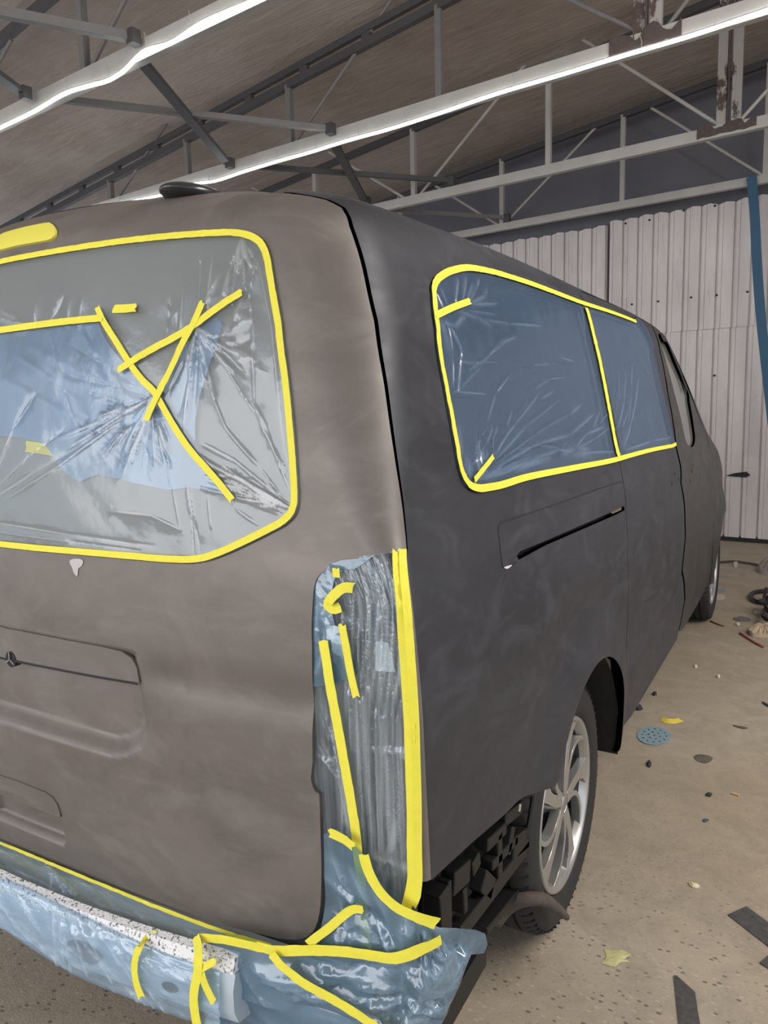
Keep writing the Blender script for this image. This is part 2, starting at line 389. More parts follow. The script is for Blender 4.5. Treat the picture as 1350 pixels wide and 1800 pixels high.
def spline(pts, step=.02, closed=False):
    pts = np.asarray(pts, float); n = len(pts); out = []
    rngi = range(n) if closed else range(n-1)
    for i in rngi:
        if closed: p0, p1, p2, p3 = pts[(i-1) % n], pts[i], pts[(i+1) % n], pts[(i+2) % n]
        else: p0, p1, p2, p3 = pts[max(i-1, 0)], pts[i], pts[i+1], pts[min(i+2, n-1)]
        L = np.linalg.norm(p2-p1); k = max(1, int(math.ceil(L/step)))
        # centripetal-ish tangents scaled by local chord
        def tan(a, b, c):
            la, lb = np.linalg.norm(b-a)+1e-9, np.linalg.norm(c-b)+1e-9
            return ((b-a)/la*lb+(c-b)/lb*la)/(la+lb)
        m1 = tan(p0, p1, p2)*L if (closed or i > 0) else (p2-p1); m2 = tan(p1, p2, p3)*L if (closed or i < n-2) else (p2-p1)
        for j in range(k):
            t = j/k; out.append((2*t**3-3*t**2+1)*p1+(t**3-2*t**2+t)*m1+(-2*t**3+3*t**2)*p2+(t**3-t**2)*m2)
    if not closed: out.append(pts[-1])
    return np.array(out)
def poly_resample(pts, step=.02):
    pts = np.asarray(pts, float); out = []
    for i in range(len(pts)):
        a, b = pts[i], pts[(i+1) % len(pts)]; k = max(1, int(math.ceil(np.linalg.norm(b-a)/step)))
        for j in range(k): out.append(a+(b-a)*j/k)
    return np.array(out)
def inpoly(P, poly):
    x, y = P[:, 0], P[:, 1]; r = np.zeros(len(P), bool); n = len(poly); j = n-1
    for i in range(n):
        xi, yi = poly[i]; xj, yj = poly[j]
        if yi != yj:
            r ^= ((yi > y) != (yj > y)) & (x < (xj-xi)*(y-yi)/(yj-yi)+xi)
        j = i
    return r
def segdist(P, a, b):
    ab = b-a; t = np.clip(((P-a)@ab)/max(ab@ab, 1e-12), 0, 1); return np.linalg.norm(P-(a+t[:, None]*ab), axis=1), t
def polydist(P, poly, closed=True):
    d = np.full(len(P), 1e9)
    for i in range(len(poly) if closed else len(poly)-1): d = np.minimum(d, segdist(P, poly[i], poly[(i+1) % len(poly)])[0])
    return d
def shrink(poly, g):
    poly = np.asarray(poly, float); n = len(poly); A = 0.5*np.sum(poly[:, 0]*np.roll(poly[:, 1], -1)-np.roll(poly[:, 0], -1)*poly[:, 1])
    s = 1 if A > 0 else -1; out = []
    for i in range(n):
        a, b, c = poly[i-1], poly[i], poly[(i+1) % n]
        t1 = (b-a)/(np.linalg.norm(b-a)+1e-9); t2 = (c-b)/(np.linalg.norm(c-b)+1e-9)
        n1 = np.array([-t1[1], t1[0]])*s; n2 = np.array([-t2[1], t2[0]])*s; m_ = n1+n2; L = np.linalg.norm(m_)
        if L < 1e-6: out.append(b); continue
        m_ /= L; out.append(b+m_*g/max(.5, m_@n1))
    return np.array(out)
def cdt(poly, holes, h, dense=None, extra=None):
    loops = [np.asarray(poly)]+[np.asarray(q) for q in holes]
    lo, hi = loops[0].min(0), loops[0].max(0)
    gx, gy = np.meshgrid(np.arange(lo[0]+h*.5, hi[0], h), np.arange(lo[1]+h*.5, hi[1], h)); G = np.stack([gx.ravel(), gy.ravel()], 1)
    G = G + (rng.random(G.shape)-.5)*h*.02
    if dense is not None:
        fn, h2 = dense; gx, gy = np.meshgrid(np.arange(lo[0]+h2*.5, hi[0], h2), np.arange(lo[1]+h2*.5, hi[1], h2)); G2 = np.stack([gx.ravel(), gy.ravel()], 1)
        G = np.concatenate([G[~fn(G)], G2[fn(G2)]])
    keep = inpoly(G, loops[0])
    for q in loops[1:]: keep &= ~inpoly(G, q)
    G = G[keep]
    d = np.full(len(G), 1e9)
    for q in loops: d = np.minimum(d, polydist(G, q))
    G = G[d > h*.35]
    if extra is not None and len(extra):
        ex = np.unique(np.round(extra/.0013).astype(int), axis=0)*.0013+(rng.random((0, 2)) if False else 0); ex = ex[inpoly(ex, loops[0])]
        ex = ex[polydist(ex, loops[0]) > .0015]
        cell = set(map(tuple, np.floor(ex/(h*.8)).astype(int))); G = G[[tuple(c) not in cell for c in np.floor(G/(h*.8)).astype(int)]]
        G = np.concatenate([G, ex])
    V = np.concatenate(loops+[G]); E = []; b = 0
    for q in loops:
        n = len(q); E += [(b+i, b+(i+1) % n) for i in range(n)]; b += n
    r = delaunay_2d_cdt([Vector(q) for q in V], E, [], 0, 1e-7)
    vo = np.array([tuple(q) for q in r[0]]); fc = np.array([f for f in r[2] if len(f) == 3]); cen = vo[fc].mean(1)
    k = inpoly(cen, loops[0])
    for q in loops[1:]: k &= ~inpoly(cen, q)
    a = vo[fc]; ar = (a[:, 1, 0]-a[:, 0, 0])*(a[:, 2, 1]-a[:, 0, 1])-(a[:, 1, 1]-a[:, 0, 1])*(a[:, 2, 0]-a[:, 0, 0])
    fc = np.where((ar < 0)[:, None], fc[:, ::-1], fc)[k & (np.abs(ar) > 1e-10)]
    return vo, fc, loops
def panel(name, poly, mat, parent, holes=(), h=.03, off=0., gap=.0025, depth=.018, disp=None, dense=None, resample=None, fl=True):
    """a sheet-metal panel on the body surface with folded-in edges"""
    rs = resample or h
    poly = poly_resample(shrink(poly, gap), rs); holes = [poly_resample(q, rs) for q in holes]
    vo, fc, loops = cdt(poly, holes, h, dense)
    fn = (lambda s, v: S(s, v, off)) if disp is None else (lambda s, v: S(s, v, off+disp(s, v)))
    P = fn(vo[:, 0], vo[:, 1]); Nn = N0(vo[:, 0], vo[:, 1], fn); Nb = N0(vo[:, 0], vo[:, 1])
    Nn *= np.sign((Nn*Nb).sum(1))[:, None]
    vs = list(P); ns = list(Nn); fs = [tuple(f) for f in fc]
    if fl:
        for li_, q in enumerate(loops):
            n = len(q); qs, qv = q[:, 0], q[:, 1]; A = fn(qs, qv); ori = np.sign(np.sum(qs*np.roll(qv, -1)-np.roll(qs, -1)*qv))*(1 if li_ == 0 else -1); nb = N0(qs, qv); B = A-nb*depth; b = len(vs)
            T = np.roll(A, -1, 0)-np.roll(A, 1, 0); T /= np.linalg.norm(T, axis=1, keepdims=True)+1e-9; sn = np.cross(T, nb)*ori
            vs += list(A)+list(B); ns += list(sn)+list(sn)
            fs += [(b+i, b+(i+1) % n, b+n+(i+1) % n, b+n+i) for i in range(n)]
    return mesh(name, vs, fs, mat, parent, True, ns)
def mirror_rear(poly_right):
    """right half outline (s>=0, ordered from the centre line round to the centre line) -> whole outline"""
    R = [(max(s, 0.), v) for s, v in poly_right]
    R[0] = (0., R[0][1]); R[-1] = (0., R[-1][1])
    return np.array(R+[(-s, v) for s, v in R[-2:0:-1]])

def film(name, poly, mat, label, cat, off=.006, h=.012, creases=(), group=None, rough=.0006, sag=0., uvrot=0., seed=0, offfn=None, surf=None, dense=None, hmax=.006, sharp=False):
    """thin plastic sheet laid on the body; creases = (sv0, sv1, width, height, milkiness)"""
    poly = poly_resample(poly, h)
    ex = []
    for a, b, w, hh, fo in creases:
        a = np.asarray(a); b = np.asarray(b); L = np.linalg.norm(b-a)
        if L < 1e-4: continue
        n_ = max(2, int(L/.007)); t = np.linspace(0, 1, n_)[:, None]; c = a+(b-a)*t; pv = np.array([-(b-a)[1], (b-a)[0]])/L
        for k in (0, 1.1, -1.1, 2.4, -2.4): ex.append(c+pv*w*k)
    vo, fc, loops = cdt(poly, [], h, dense, np.concatenate(ex) if ex else None)
    H = np.zeros(len(vo)); Fd = np.zeros(len(vo))
    for a, b, w, hh, fo in creases:
        a = np.asarray(a); b = np.asarray(b); d, t = segdist(vo, a, b); taper = np.sin(np.pi*np.clip(t*.92+.04, 0, 1))**.5
        g = (np.exp(-(d/w)) if sharp else np.exp(-(d/w)**2))*taper; H += hh*g; Fd = np.maximum(Fd, fo*g)
    ed = polydist(vo, poly)
    r_ = np.random.default_rng(seed)
    for k in range(14):
        kx, ky = r_.normal(0, 22, 2); H += rough*.3*np.sin(vo[:, 0]*kx+vo[:, 1]*ky+r_.random()*6.28)
    H = np.clip(H, -hmax, hmax)*(np.clip(ed/.03, 0, 1)*.92+.08)
    base = off if offfn is None else offfn(vo)
    H = base+H-sag*np.clip(ed/.15, 0, 1)
    fn = surf or (lambda a, b, c: S(a, b, c))
    P = fn(vo[:, 0], vo[:, 1], H)
    me = bpy.data.meshes.new(name); me.from_pydata([tuple(map(float, q)) for q in P], [], [tuple(map(int, f)) for f in fc])
    me.polygons.foreach_set('use_smooth', [True]*len(me.polygons))
    uv = me.uv_layers.new(name='UVMap'); li = np.zeros(len(me.loops), int); me.loops.foreach_get('vertex_index', li)
    c, s_ = math.cos(uvrot), math.sin(uvrot); U = np.stack([vo[:, 0]*c-vo[:, 1]*s_, vo[:, 0]*s_+vo[:, 1]*c], 1)
    uv.data.foreach_set('uv', U[li].ravel())
    at = me.attributes.new('fold', 'FLOAT', 'POINT'); at.data.foreach_set('value', Fd.astype(np.float32))
    me.update(); o = link(name, me, mat); return tag(o, label, cat, group)
def tape(name, pts, label, width=.021, off=.010, closed=False, group=None, surf=None, smooth=True, mat=None, cat='masking tape', wob=.0006, castoff=None, step=.012):
    """strip of tape following picture-traced points laid on the body surface"""
    sv = np.array(pts) if surf == 'sv' else SV(pts, off if castoff is None else castoff)
    sv = spline(sv, step, closed) if smooth else poly_resample(sv, step)[: None if closed else -1]
    P = S(sv[:, 0], sv[:, 1], off); Pz = S(sv[:, 0], sv[:, 1], 0.)
    return ribbon(name, P, N0(sv[:, 0], sv[:, 1]), label, width, closed, group, mat, cat, wob, sv=sv, off=off)
def ribbon(name, P, Nn, label, width=.021, closed=False, group=None, mat=None, cat='masking tape', wob=.0006, parent=None, sv=None, off=0):
    n = len(P)
    if closed: T = np.roll(P, -1, 0)-np.roll(P, 1, 0)
    else: T = np.gradient(P, axis=0)
    T /= np.linalg.norm(T, axis=1, keepdims=True)+1e-9
    sd = np.cross(Nn, T); sd /= np.linalg.norm(sd, axis=1, keepdims=True)+1e-9
    r_ = np.random.default_rng(n*7+int(abs(P[0, 0])*1000)); th = .0005
    cols = []
    for j, c in enumerate((-.5, -.17, .17, .5)):
        cols.append(P+sd*width*c+Nn*(r_.normal(0, wob, n))[:, None]*(1 if abs(c) < .4 else .6))
    top = np.stack(cols, 1); bot = top-Nn[:, None, :]*th
    if not closed:
        top[0] += (T[0]*r_.uniform(-.003, .003, (4, 1))); top[-1] += (T[-1]*r_.uniform(-.003, .003, (4, 1)))
        bot[0] = top[0]-Nn[0]*th; bot[-1] = top[-1]-Nn[-1]*th
    vs = list(top.reshape(-1, 3))+list(bot.reshape(-1, 3)); fs = []; B = n*4
    m_ = n if closed else n-1
    for i in range(m_):
        j = (i+1) % n
        for c in range(3):
            fs.append((i*4+c, i*4+c+1, j*4+c+1, j*4+c)); fs.append((B+i*4+c, B+j*4+c, B+j*4+c+1, B+i*4+c+1))
        fs.append((i*4, j*4, B+j*4, B+i*4)); fs.append((i*4+3, B+i*4+3, B+j*4+3, j*4+3))
    if not closed:
        for i in (0, n-1):
            for c in range(3): fs.append((i*4+c, i*4+c+1, B+i*4+c+1, B+i*4+c))
    o = mesh(name, vs, fs, mat or M['tape'], parent, True)
    o.data.set_sharp_from_angle(angle=math.radians(40))
    return tag(o, label, cat, group)
# ------------------------------------------------------------------ building shell (its axes are turned a little from the van's)
BA = -0.0998; bX = np.array([math.cos(BA), math.sin(BA), 0]); bY = np.array([-math.sin(BA), math.cos(BA), 0])
def BW(x, y, z): return tuple(bX*x+bY*y+np.array([0, 0, z]))
def on_bY(px, py, Y):
    d = ray(px, py); t = (Y-CAM@bY)/(d@bY); return CAM+t*d
def on_z(px, py, z=0.):
    d = ray(px, py); t = (z-CAM[2])/d[2]; return CAM+t*d
def on_x(px, py, x):
    d = ray(px, py); t = (x-CAM[0])/d[0]; return CAM+t*d
def on_y(px, py, y):
    d = ray(px, py); t = (y-CAM[1])/d[1]; return CAM+t*d
X0, X1, Y0, YB = -9.0, 9.0, -4.5, 7.42
o = mesh('floor', [BW(X0, -7.5, 0), BW(X1, -7.5, 0), BW(X1, YB+.2, 0), BW(X0, YB+.2, 0)], [(0, 1, 2, 3)], M['floor']); tag(o, kind='structure')
RX = .2; RZ = 4.56; SL = .105
def roofz(x): return RZ-SL*abs(x-RX)
mb = MB()
for xa, xb in ((X0, RX), (RX, X1)):
    nx = 30
    for i in range(nx):
        a = xa+(xb-xa)*i/nx; b = xa+(xb-xa)*(i+1)/nx
        mb.add([BW(a, Y0, roofz(a)), BW(b, Y0, roofz(b)), BW(b, YB, roofz(b)), BW(a, YB, roofz(a))], [(0, 1, 2, 3)])
o = mb.build('ceiling', M['ceiling']); tag(o, kind='structure')
mb = MB(); mb.add([BW(X0, YB, 0), BW(X1, YB, 0), BW(X1, YB, roofz(X1)), BW(RX, YB, RZ), BW(X0, YB, roofz(X0))], [(4, 3, 2, 1, 0)])
o = mb.build('wall_back', M['gable']); tag(o, kind='structure')
# ribbed white cladding standing in front of the gable: two rows of sheets
def cladding(x0, x1, z0, z1, Y, phase, jag):
    per = .155; prof_ = [(0, 0), (.070, 0), (.075, -.022), (.086, -.022), (.091, 0), (.124, 0), (.127, -.005), (.130, 0)]
    pts = []; k = math.floor((x0-phase)/per)
    while phase+k*per < x1:
        for u, d in prof_:
            x = phase+k*per+u
            if x0 <= x <= x1: pts.append((x, Y+d*-1 if False else Y-(.012+d)))
        k += 1
    n = len(pts); vs = [BW(x, y, z0) for x, y in pts]+[BW(x, y, z1+(math.sin(x*40)*.008+math.sin(x*13)*.006 if jag else 0)) for x, y in pts]
    me = MB().add(vs, [(i, i+1, n+i+1, n+i) for i in range(n-1)])
    return me
mb = cladding(-8, -1.295, 2.135, 3.30, 7.30, 0, True); w1 = mb.build('wall_back_cladding', M['clad']); tag(w1, kind='structure')
mb = cladding(-1.285, 4, 2.135, 3.33, 7.295, .03, True); w2 = mb.build('wall_back_cladding', M['clad']); tag(w2, kind='structure')
mb = cladding(-8, 4, .045, 2.15, 7.31, .02, False); w3 = mb.build('wall_back_cladding', M['clad']); tag(w3, kind='structure')
for w in (w1, w2, w3):
    sm = w.modifiers.new('t', 'SOLIDIFY'); sm.thickness = .002
mb = MB(); mb.bar(BW(-1.29, 7.285, 2.33), BW(-1.29, 7.285, 3.31), .012, .01); tag(mb.build('trim_1', M['steel_dark']), kind='structure')
mb = MB(); mb.bar(BW(-8, 7.36, .03), BW(4, 7.36, .03), .10, .06); tag(mb.build('gap_shade_back', M['inner']), kind='structure')  # black bar put in as the shade of the gap under the cladding
# kerb in the slab before the wall
mb = MB()
pts = [on_z(px, py) for px, py in ((1225, 985), (1262, 990), (1290, 988), (1320, 992), (1350, 998), (1400, 1006))]
for a, b in zip(pts[:-1], pts[1:]): mb.bar(a+np.array([0, 0, .004]), b+np.array([0, 0, .004]), .05, .016)
tag(mb.build('trim_2', M['inner'] if False else simple('floor_crack_dirt', (.07, .055, .042), .9, var=.4)), kind='structure')

# ------------------------------------------------------------------ roof trusses
def truss(label, Y, zb, hb, zt, posts, diags, wide, mats, rod=.014, rafter=False, xr=(-8.5, 8.5)):
    cx = (X0+X1)/2; T = empty('roof_truss', BW(0, Y, zb)); tag(T, label, 'roof truss', 'steel trusses carrying the roof')
    st, top = mats
    def part(mb, nm, mt, **k): return mb.build(nm, mt, T, **k)
    part(MB().bar(BW(xr[0], Y, zb), BW(xr[1], Y, zb), .055, hb), 'bottom_chord', M['steel_light'])
    topz = lambda x: roofz(x)+zt
    for xa, xb in ((xr[0], RX), (RX, xr[1])):
        part(MB().bar(BW(xa, Y, topz(xa)), BW(xb, Y, topz(xb)), .05, .06), 'top_chord', top)
        if rafter:
            part(MB().bar(BW(xa, Y, topz(xa)+.10), BW(xb, Y, topz(xb)+.10), .04, .05), 'rafter', top)
            for k in range(14):
                x = xa+(xb-xa)*(k+.5)/14; part(MB().bar(BW(x-.04, Y, topz(x)+.05), BW(x+.04, Y, topz(x)+.05), .035, .05), 'spacer_block', top)
    for x in posts: part(MB().bar(BW(x, Y, zb+hb*.3), BW(x, Y, topz(x)), .045, .05, (0, 1, 0)), 'post', st)
    for (xa, za, xb, zb2) in diags:
        part(MB().tube([BW(xa, Y, za), BW(xb, Y, zb2)], rod, 8), 'diagonal_rod', st, smooth=True, autos=50)
    if wide:
        for x in wide: part(MB().bar(BW(x, Y, zb+hb*.2), BW(x, Y, topz(x)), .068, .05, (0, 1, 0)), 'ridge_post', M['rust'])
        c = (wide[0]+wide[1])/2
        part(MB().bar(BW(c-.004, Y-.022, zb+hb*.3), BW(c+.004, Y-.022, topz(c)), .012, .03, (0, 1, 0)), 'weld_seam', M['rustpatch'])
        r_ = np.random.default_rng(int(Y*10)); tp_ = [(c-.22+.42*i/16, zb+hb*(.5+.25*math.sin(i*.8)+r_.uniform(-.15, .2))) for i in range(17)]; bt_ = [(c+.2-.42*i/10, zb-hb*(.28+r_.uniform(-.1, .12))) for i in range(11)]
        pg = tp_+bt_; n_ = len(pg); part(MB().add([BW(x, Y-.030, z) for x, z in pg]+[BW(x, Y-.034, z) for x, z in pg], [tuple(range(n_, 2*n_))]+[(i, (i+1) % n_, n_+(i+1) % n_, n_+i) for i in range(n_)]), 'rust_patch', M['rustpatch'])
    return T
T1 = truss('nearest roof truss, at top left with a wavy light strip under it', 2.20, 3.525, .11, -.10,
      [-2.87, -4.6, -1.2], [(-2.81, 3.58, -1.95, 4.2), (-4.55, 3.58, -3.7, 4.0)], (.06, .16), (M['steel'], M['steel_dark']))
T2 = truss('roof truss over the van with a long straight light strip under it', 3.98, 3.525, .11, -.22,
      [-5.22, -4.04, -2.77, -1.35], [(-1.72, 4.36, -2.74, 3.57), (-4.30, 4.10, -5.14, 3.56), (-.42, 3.93, .06, 3.58), (.19, 3.57, .78, 4.16), (-1.2, 4.3, -.42, 3.93)], (.04, .135), (M['steel'], M['steel_dark']), rafter=True)
T3 = truss('roof truss beyond the van with a thin pale bottom chord and rusty ridge post', 5.65, 3.465, .085, -.13,
      [-1.26, -2.675, -3.95], [(-1.45, 4.42, -2.61, 3.50), (-1.0, 4.48, .13, 3.52), (.28, 3.51, 1.1, 4.3), (-3.75, 4.15, -2.78, 3.50), (-4.1, 3.6, -4.9, 4.0)], (.15, .255), (M['steel_light'], M['steel_dark']), xr=(-6.5, 8))
T4 = truss('farthest roof truss, against the blue-grey gable wall', 7.05, 3.415, .075, -.15,
      [-1.07, -2.42, -3.8, .24], [(-1.30, 4.27, -2.38, 3.45), (-.85, 4.32, .22, 3.45), (-3.4, 4.1, -2.46, 3.44)], None, (M['steel_light'], M['steel_dark']), xr=(-6.5, 8))
def brace(a, b, label, w=.05, h=.045, mt='steel'):
    T = empty('ceiling_brace', BW(*a)); tag(T, label, 'brace', 'flat braces between the trusses')
    MB().bar(BW(*a), BW(*b), w, h).build('bar', M[mt], T)
    MB().bar(BW(b[0], b[1], b[2]-.01), BW(b[0]+.06, b[1], b[2]-.01), .06, .08).build('end_bracket', M['steel_dark'], T)
brace((-2.44, 2.28, 3.56), (-3.46, 3.92, 3.56), 'dark flat brace running down to the right between the two light strips', .07, .03, 'steel_dark')
brace((-3.45, 2.25, 3.58), (-2.33, 3.92, 3.58), 'thin brace crossing the dark flat brace between the two light strips', .045, .04)
brace((-3.6, -.4, 3.58), (-2.30, 2.12, 3.58), 'pale brace at the top left edge ending at the nearest truss', .05, .05)
brace((-2.4, 0.3, 3.56), (-3.44, 2.10, 3.56), 'short dark brace end at far top left beside the nearest truss', .07, .03, 'steel_dark')
brace((-3.40, 4.06, 3.56), (-2.25, 5.62, 3.56), 'thin brace just above the van roof between the second and third trusses', .045, .04, 'steel_dark')
brace((-2.40, 4.06, 3.55), (-3.25, 5.60, 3.55), 'dark brace dropping behind the van roof corner', .07, .03, 'steel_dark')
brace((-3.25, 5.75, 3.50), (-2.36, 7.0, 3.50), 'faint brace between the third truss and the gable', .04, .035, 'steel')
brace((1.0, 5.9, 4.3), (.32, 4.1, 3.95), 'dark brace in the top right corner', .07, .05, 'steel_dark')
# light strips
def led(label, pts, Y, ext=()):
    P = [on_bY(x, y, Y) for x, y in pts]; P = list(ext)+P
    P = spline(np.array(P), .05); c = P.mean(0)
    T = empty('light_strip', tuple(P[0])); tag(T, label, 'light strip', 'LED light strips under the trusses')
    MB().tube(P, .0105, 8).build('glowing_tube', M['led'], T, smooth=True)
    MB().tube([p+np.array([0, 0, .014]) for p in P], .006, 6).build('backing_strip', M['steel_light'], T, smooth=True)
    for k in range(3, len(P)-3, 9):
        p = P[k]; MB().tube([p, p+np.array([.004, 0, .05]), p+np.array([-.012, .0, .10])], .0022, 5).build('hanging_wire', M['steel_light'], T)
led('wavy glowing LED light strip across the top left corner', [(-160, 300), (-60, 255), (0, 225), (60, 196), (118, 163), (165, 149), (190, 142), (215, 127), (250, 93), (300, 76), (355, 41), (400, 21), (450, 0), (520, -40), (640, -110)], 2.15)
led('long glowing LED light strip running above the van roof to the top right', [(150, 372), (265, 347), (305, 338), (335, 325), (380, 318), (425, 303), (480, 286), (545, 268), (612, 247), (675, 230), (770, 200), (870, 166), (985, 132), (1100, 97), (1225, 60), (1350, 18), (1480, -28)], 3.93)
# blue strap hanging at the wall
P = [on_bY(x, y, 6.98) for x, y in ((1321, 310), (1326, 370), (1330, 450), (1336, 540), (1344, 620), (1352, 690), (1362, 780))]
P = spline(np.array(P), .08); Nn = np.tile(-bY, (len(P), 1))
o = ribbon('strap', P, Nn, 'dark blue strap hanging down the cladding at the right edge', .085, mat=simple('blue_webbing', (.035, .10, .17), .7), cat='strap')
# screws, smudge on cladding
scr = MB()
k = 0
for px, py in ((1111, 535), (1157, 530), (1215, 523), (1260, 519), (1314, 513), (1142, 387), (1202, 370), (1257, 362), (1318, 345), (1256, 660), (1299, 948), (1100, 393)):
    p = on_bY(px, py, 7.285); t = empty('screw', tuple(p)); o = MB().tube([p, p-bY*.012], .011, 8).build('screw_head', M['inner'])
    bpy.data.objects.remove(t); o.name = 'cladding_screw'
    row_ = 'row along the ragged top edge' if py < 400 else ('row above the horizontal seam' if py < 600 else 'x')
    if row_ != 'x': tag(o, 'small dark screw head on the white cladding, in the '+row_, 'screw', 'screw heads in the '+row_)
    elif py == 660: tag(o, 'lone dark screw head below the horizontal seam of the white cladding', 'screw')
    else: tag(o, 'lone dark screw head at the very bottom of the white cladding', 'screw')
p = [on_bY(px, py, 7.283) for px, py in ((1276, 836), (1290, 832), (1312, 829), (1319, 835), (1312, 839), (1294, 838))]
n = len(p); vs = p+[q-bY*.004 for q in p]
o = mesh('black_paint_smear', vs, [tuple(range(n, 2*n))]+[(i, (i+1) % n, n+(i+1) % n, n+i) for i in range(n)], M['gap']); tag(o, 'black smear on the white cladding right of the van nose', 'smear')

# ------------------------------------------------------------------ the van
van = empty('van', (0, 0, 0)); tag(van, 'dark grey sanded van with masked windows, stripped for painting', 'van')
vz = lambda z: float(v_of_z(z))
def sub(name, poly, mat, par, **k):
    o = panel(name, poly, mat, van, **k)
    if par is not van: o.parent = par
    return o
# seam between tailgate and side, traced top to bottom
SEAM = [(604, 366), (618, 400), (640, 470), (655, 540), (667, 610), (679, 680), (690, 760), (700, 830), (708, 885), (714, 940), (716, 966)]
seam = SV(SEAM); top_s = seam[0][0]-.03
vtop = vz(1.838)
seam_top = np.array([(top_s-.07, vtop), (top_s-.02, vz(1.79))])
lampL = SV([(706, 971), (670, 977), (630, 986), (600, 993), (575, 1004), (560, 1018), (553, 1040), (551, 1080), (551, 1150), (551, 1250), (552, 1340), (552, 1383), (556, 1390), (563, 1394), (564, 1402), (565, 1440), (567, 1500), (567, 1560), (564, 1605), (556, 1633), (543, 1648), (520, 1654), (490, 1652)])
bot = SV([(440, 1640), (400, 1630), (330, 1608), (250, 1580), (170, 1550), (100, 1522), (40, 1494)])
bot = np.array([q for q in bot if q[0] > .02])
out_r = np.concatenate([[(0, vtop)], seam_top, spline(np.concatenate([seam_top[-1:], seam]), .03)[1:], spline(lampL, .02), bot, [(0, bot[-1][1]-.004)]])
TG = mirror_rear(out_r)
WINPX = [(0, 452), (80, 441), (160, 428), (240, 417), (320, 409), (380, 405), (420, 405), (445, 411), (463, 423), (474, 442), (482, 480), (489, 520), (500, 590), (512, 680), (521, 770), (527, 850), (528, 885), (523, 905), (508, 922), (480, 938), (440, 958), (395, 978), (365, 988), (340, 991), (300, 990), (240, 985), (150, 977), (70, 970), (0, 966)]
w_ = SV(WINPX); w_ = np.array([q for q in w_ if q[0] > .03]); w_ = np.concatenate([[(0, w_[0][1]+.001)], w_, [(0, w_[-1][1])]])
w_s = np.concatenate([w_[:1], spline(w_[1:-1], .02), w_[-1:]]); WIN = mirror_rear(w_s)
# recesses pressed into the tailgate
def symm(px):
    q = SV(px); q = np.array([a for a in q if a[0] > .0]); return q
rec = symm([(245, 1190), (258, 1240), (262, 1285), (250, 1318), (225, 1333), (195, 1335), (100, 1305), (20, 1278)])
REC = mirror_rear(np.concatenate([[(0, rec[0][1]+.05)], [(rec[0][0], rec[0][1]+.05)], rec, [(0, rec[-1][1]-.004)]]))
hs, hvt, hvb = float(SV([(111, 1455)])[0][0]), float(SV([(108, 1436)])[0][1]), float(SV([(108, 1486)])[0][1])
HND = poly_resample(np.array([(hs, hvt+.010), (-hs, hvt+.010), (-hs, hvb+.008), (-hs+.008, hvb), (hs-.006, hvb), (hs, hvb+.006)]), .01)
def pressed(poly, D, e):
    lo, hi = poly.min(0)-.02, poly.max(0)+.02
    def f(s, v):
        P = np.stack([np.ravel(s), np.ravel(v)], 1); r = np.zeros(len(P)); k = (P[:, 0] > lo[0]) & (P[:, 0] < hi[0]) & (P[:, 1] > lo[1]) & (P[:, 1] < hi[1])
        if k.any():
            Q = P[k]; ins = inpoly(Q, poly); d = polydist(Q, poly); t = np.clip(np.where(ins, d, 0)/e, 0, 1); r[k] = -D*t*t*(3-2*t)
        return r.reshape(np.shape(s))
    return f
f1, f2 = pressed(REC, .030, .038), pressed(HND, .022, .017)
crease_v = float(SV([(420, 1218)])[0][1])
def tg_disp(s, v):
    # soft horizontal waist step in the lower tailgate
    a = np.abs(s); d = (v-crease_v)
    waist = -.007*np.exp(-(d/.030)**2)*np.clip((a-.36)/.06, 0, 1)*np.clip((.84-a)/.12, 0, 1)
    return f1(s, v)+f2(s, v)+waist
dn_lo, dn_hi = HND[:, 1].min()-.03, REC[:, 1].max()+.03
tg = panel('tailgate', TG, M['paint'], van, holes=[WIN], h=.03, disp=tg_disp, dense=(lambda G: (G[:, 1] > dn_lo) & (G[:, 1] < dn_hi) & (np.abs(G[:, 0]) < .46), .0075), resample=.018)
# garnish strips above the recesses
g = symm([(12, 1103), (60, 1112), (120, 1124), (180, 1135), (215, 1143), (233, 1155), (243, 1172), (248, 1200), (180, 1189), (100, 1174), (20, 1158)])
gs = np.concatenate([[(0, g[0][1]+.002)], g[:7], g[7:], [(0, g[-1][1])]])
o = panel('number_plate_garnish', mirror_rear(gs), M['paint'], van, h=.03, off=.003, gap=.001, depth=.006); o['label'] = 'raised strip over the plate recess'
tv = float(SV([(70, 1387)])[0][1]); gs = np.array([(0, tv+.003), (hs-.035, tv), (hs-.015, tv-.006), (hs-.004, tv-.018), (hs+.001, tv-.034), (hs+.002, hvt), (0, hvt)])
o = panel('release_handle', mirror_rear(gs), M['paint'], van, h=.03, off=.003, gap=.001, depth=.005); o['label'] = 'small flap over the lower hand recess'
# badge-like camera under the garnish
gb = spline(SV([(2, 1155), (20, 1159), (100, 1175), (180, 1190), (246, 1201)]), .02); ribbon('garnish_shade_line', S(gb[:, 0], gb[:, 1], .0045), N0(gb[:, 0], gb[:, 1]), None, .0045, mat=M['gap'], cat=None, wob=0, parent=van)  # flat dark strip painted as the shade line under the garnish edge
c3 = S(*cast(22, 1158), .0); n3 = N0(*cast(22, 1158)); mb = MB(); mb.tube([c3-n3*.012, c3+n3*.004], .017, 20)
mb.build('rear_camera', M['plastic'], van)
mb = MB()
for a in (90, 210, 330):
    dx = np.array([math.cos(math.radians(a)), 0, math.sin(math.radians(a))])
    mb.bar(c3+n3*.006, c3+n3*.006+dx*.016, .003, .003)
mb.build('camera_trim', M['chrome'], van)
# glass
o = panel('rear_window', shrink(WIN, -.012), M['rearglass'], van, h=.04, off=-.010, fl=False)
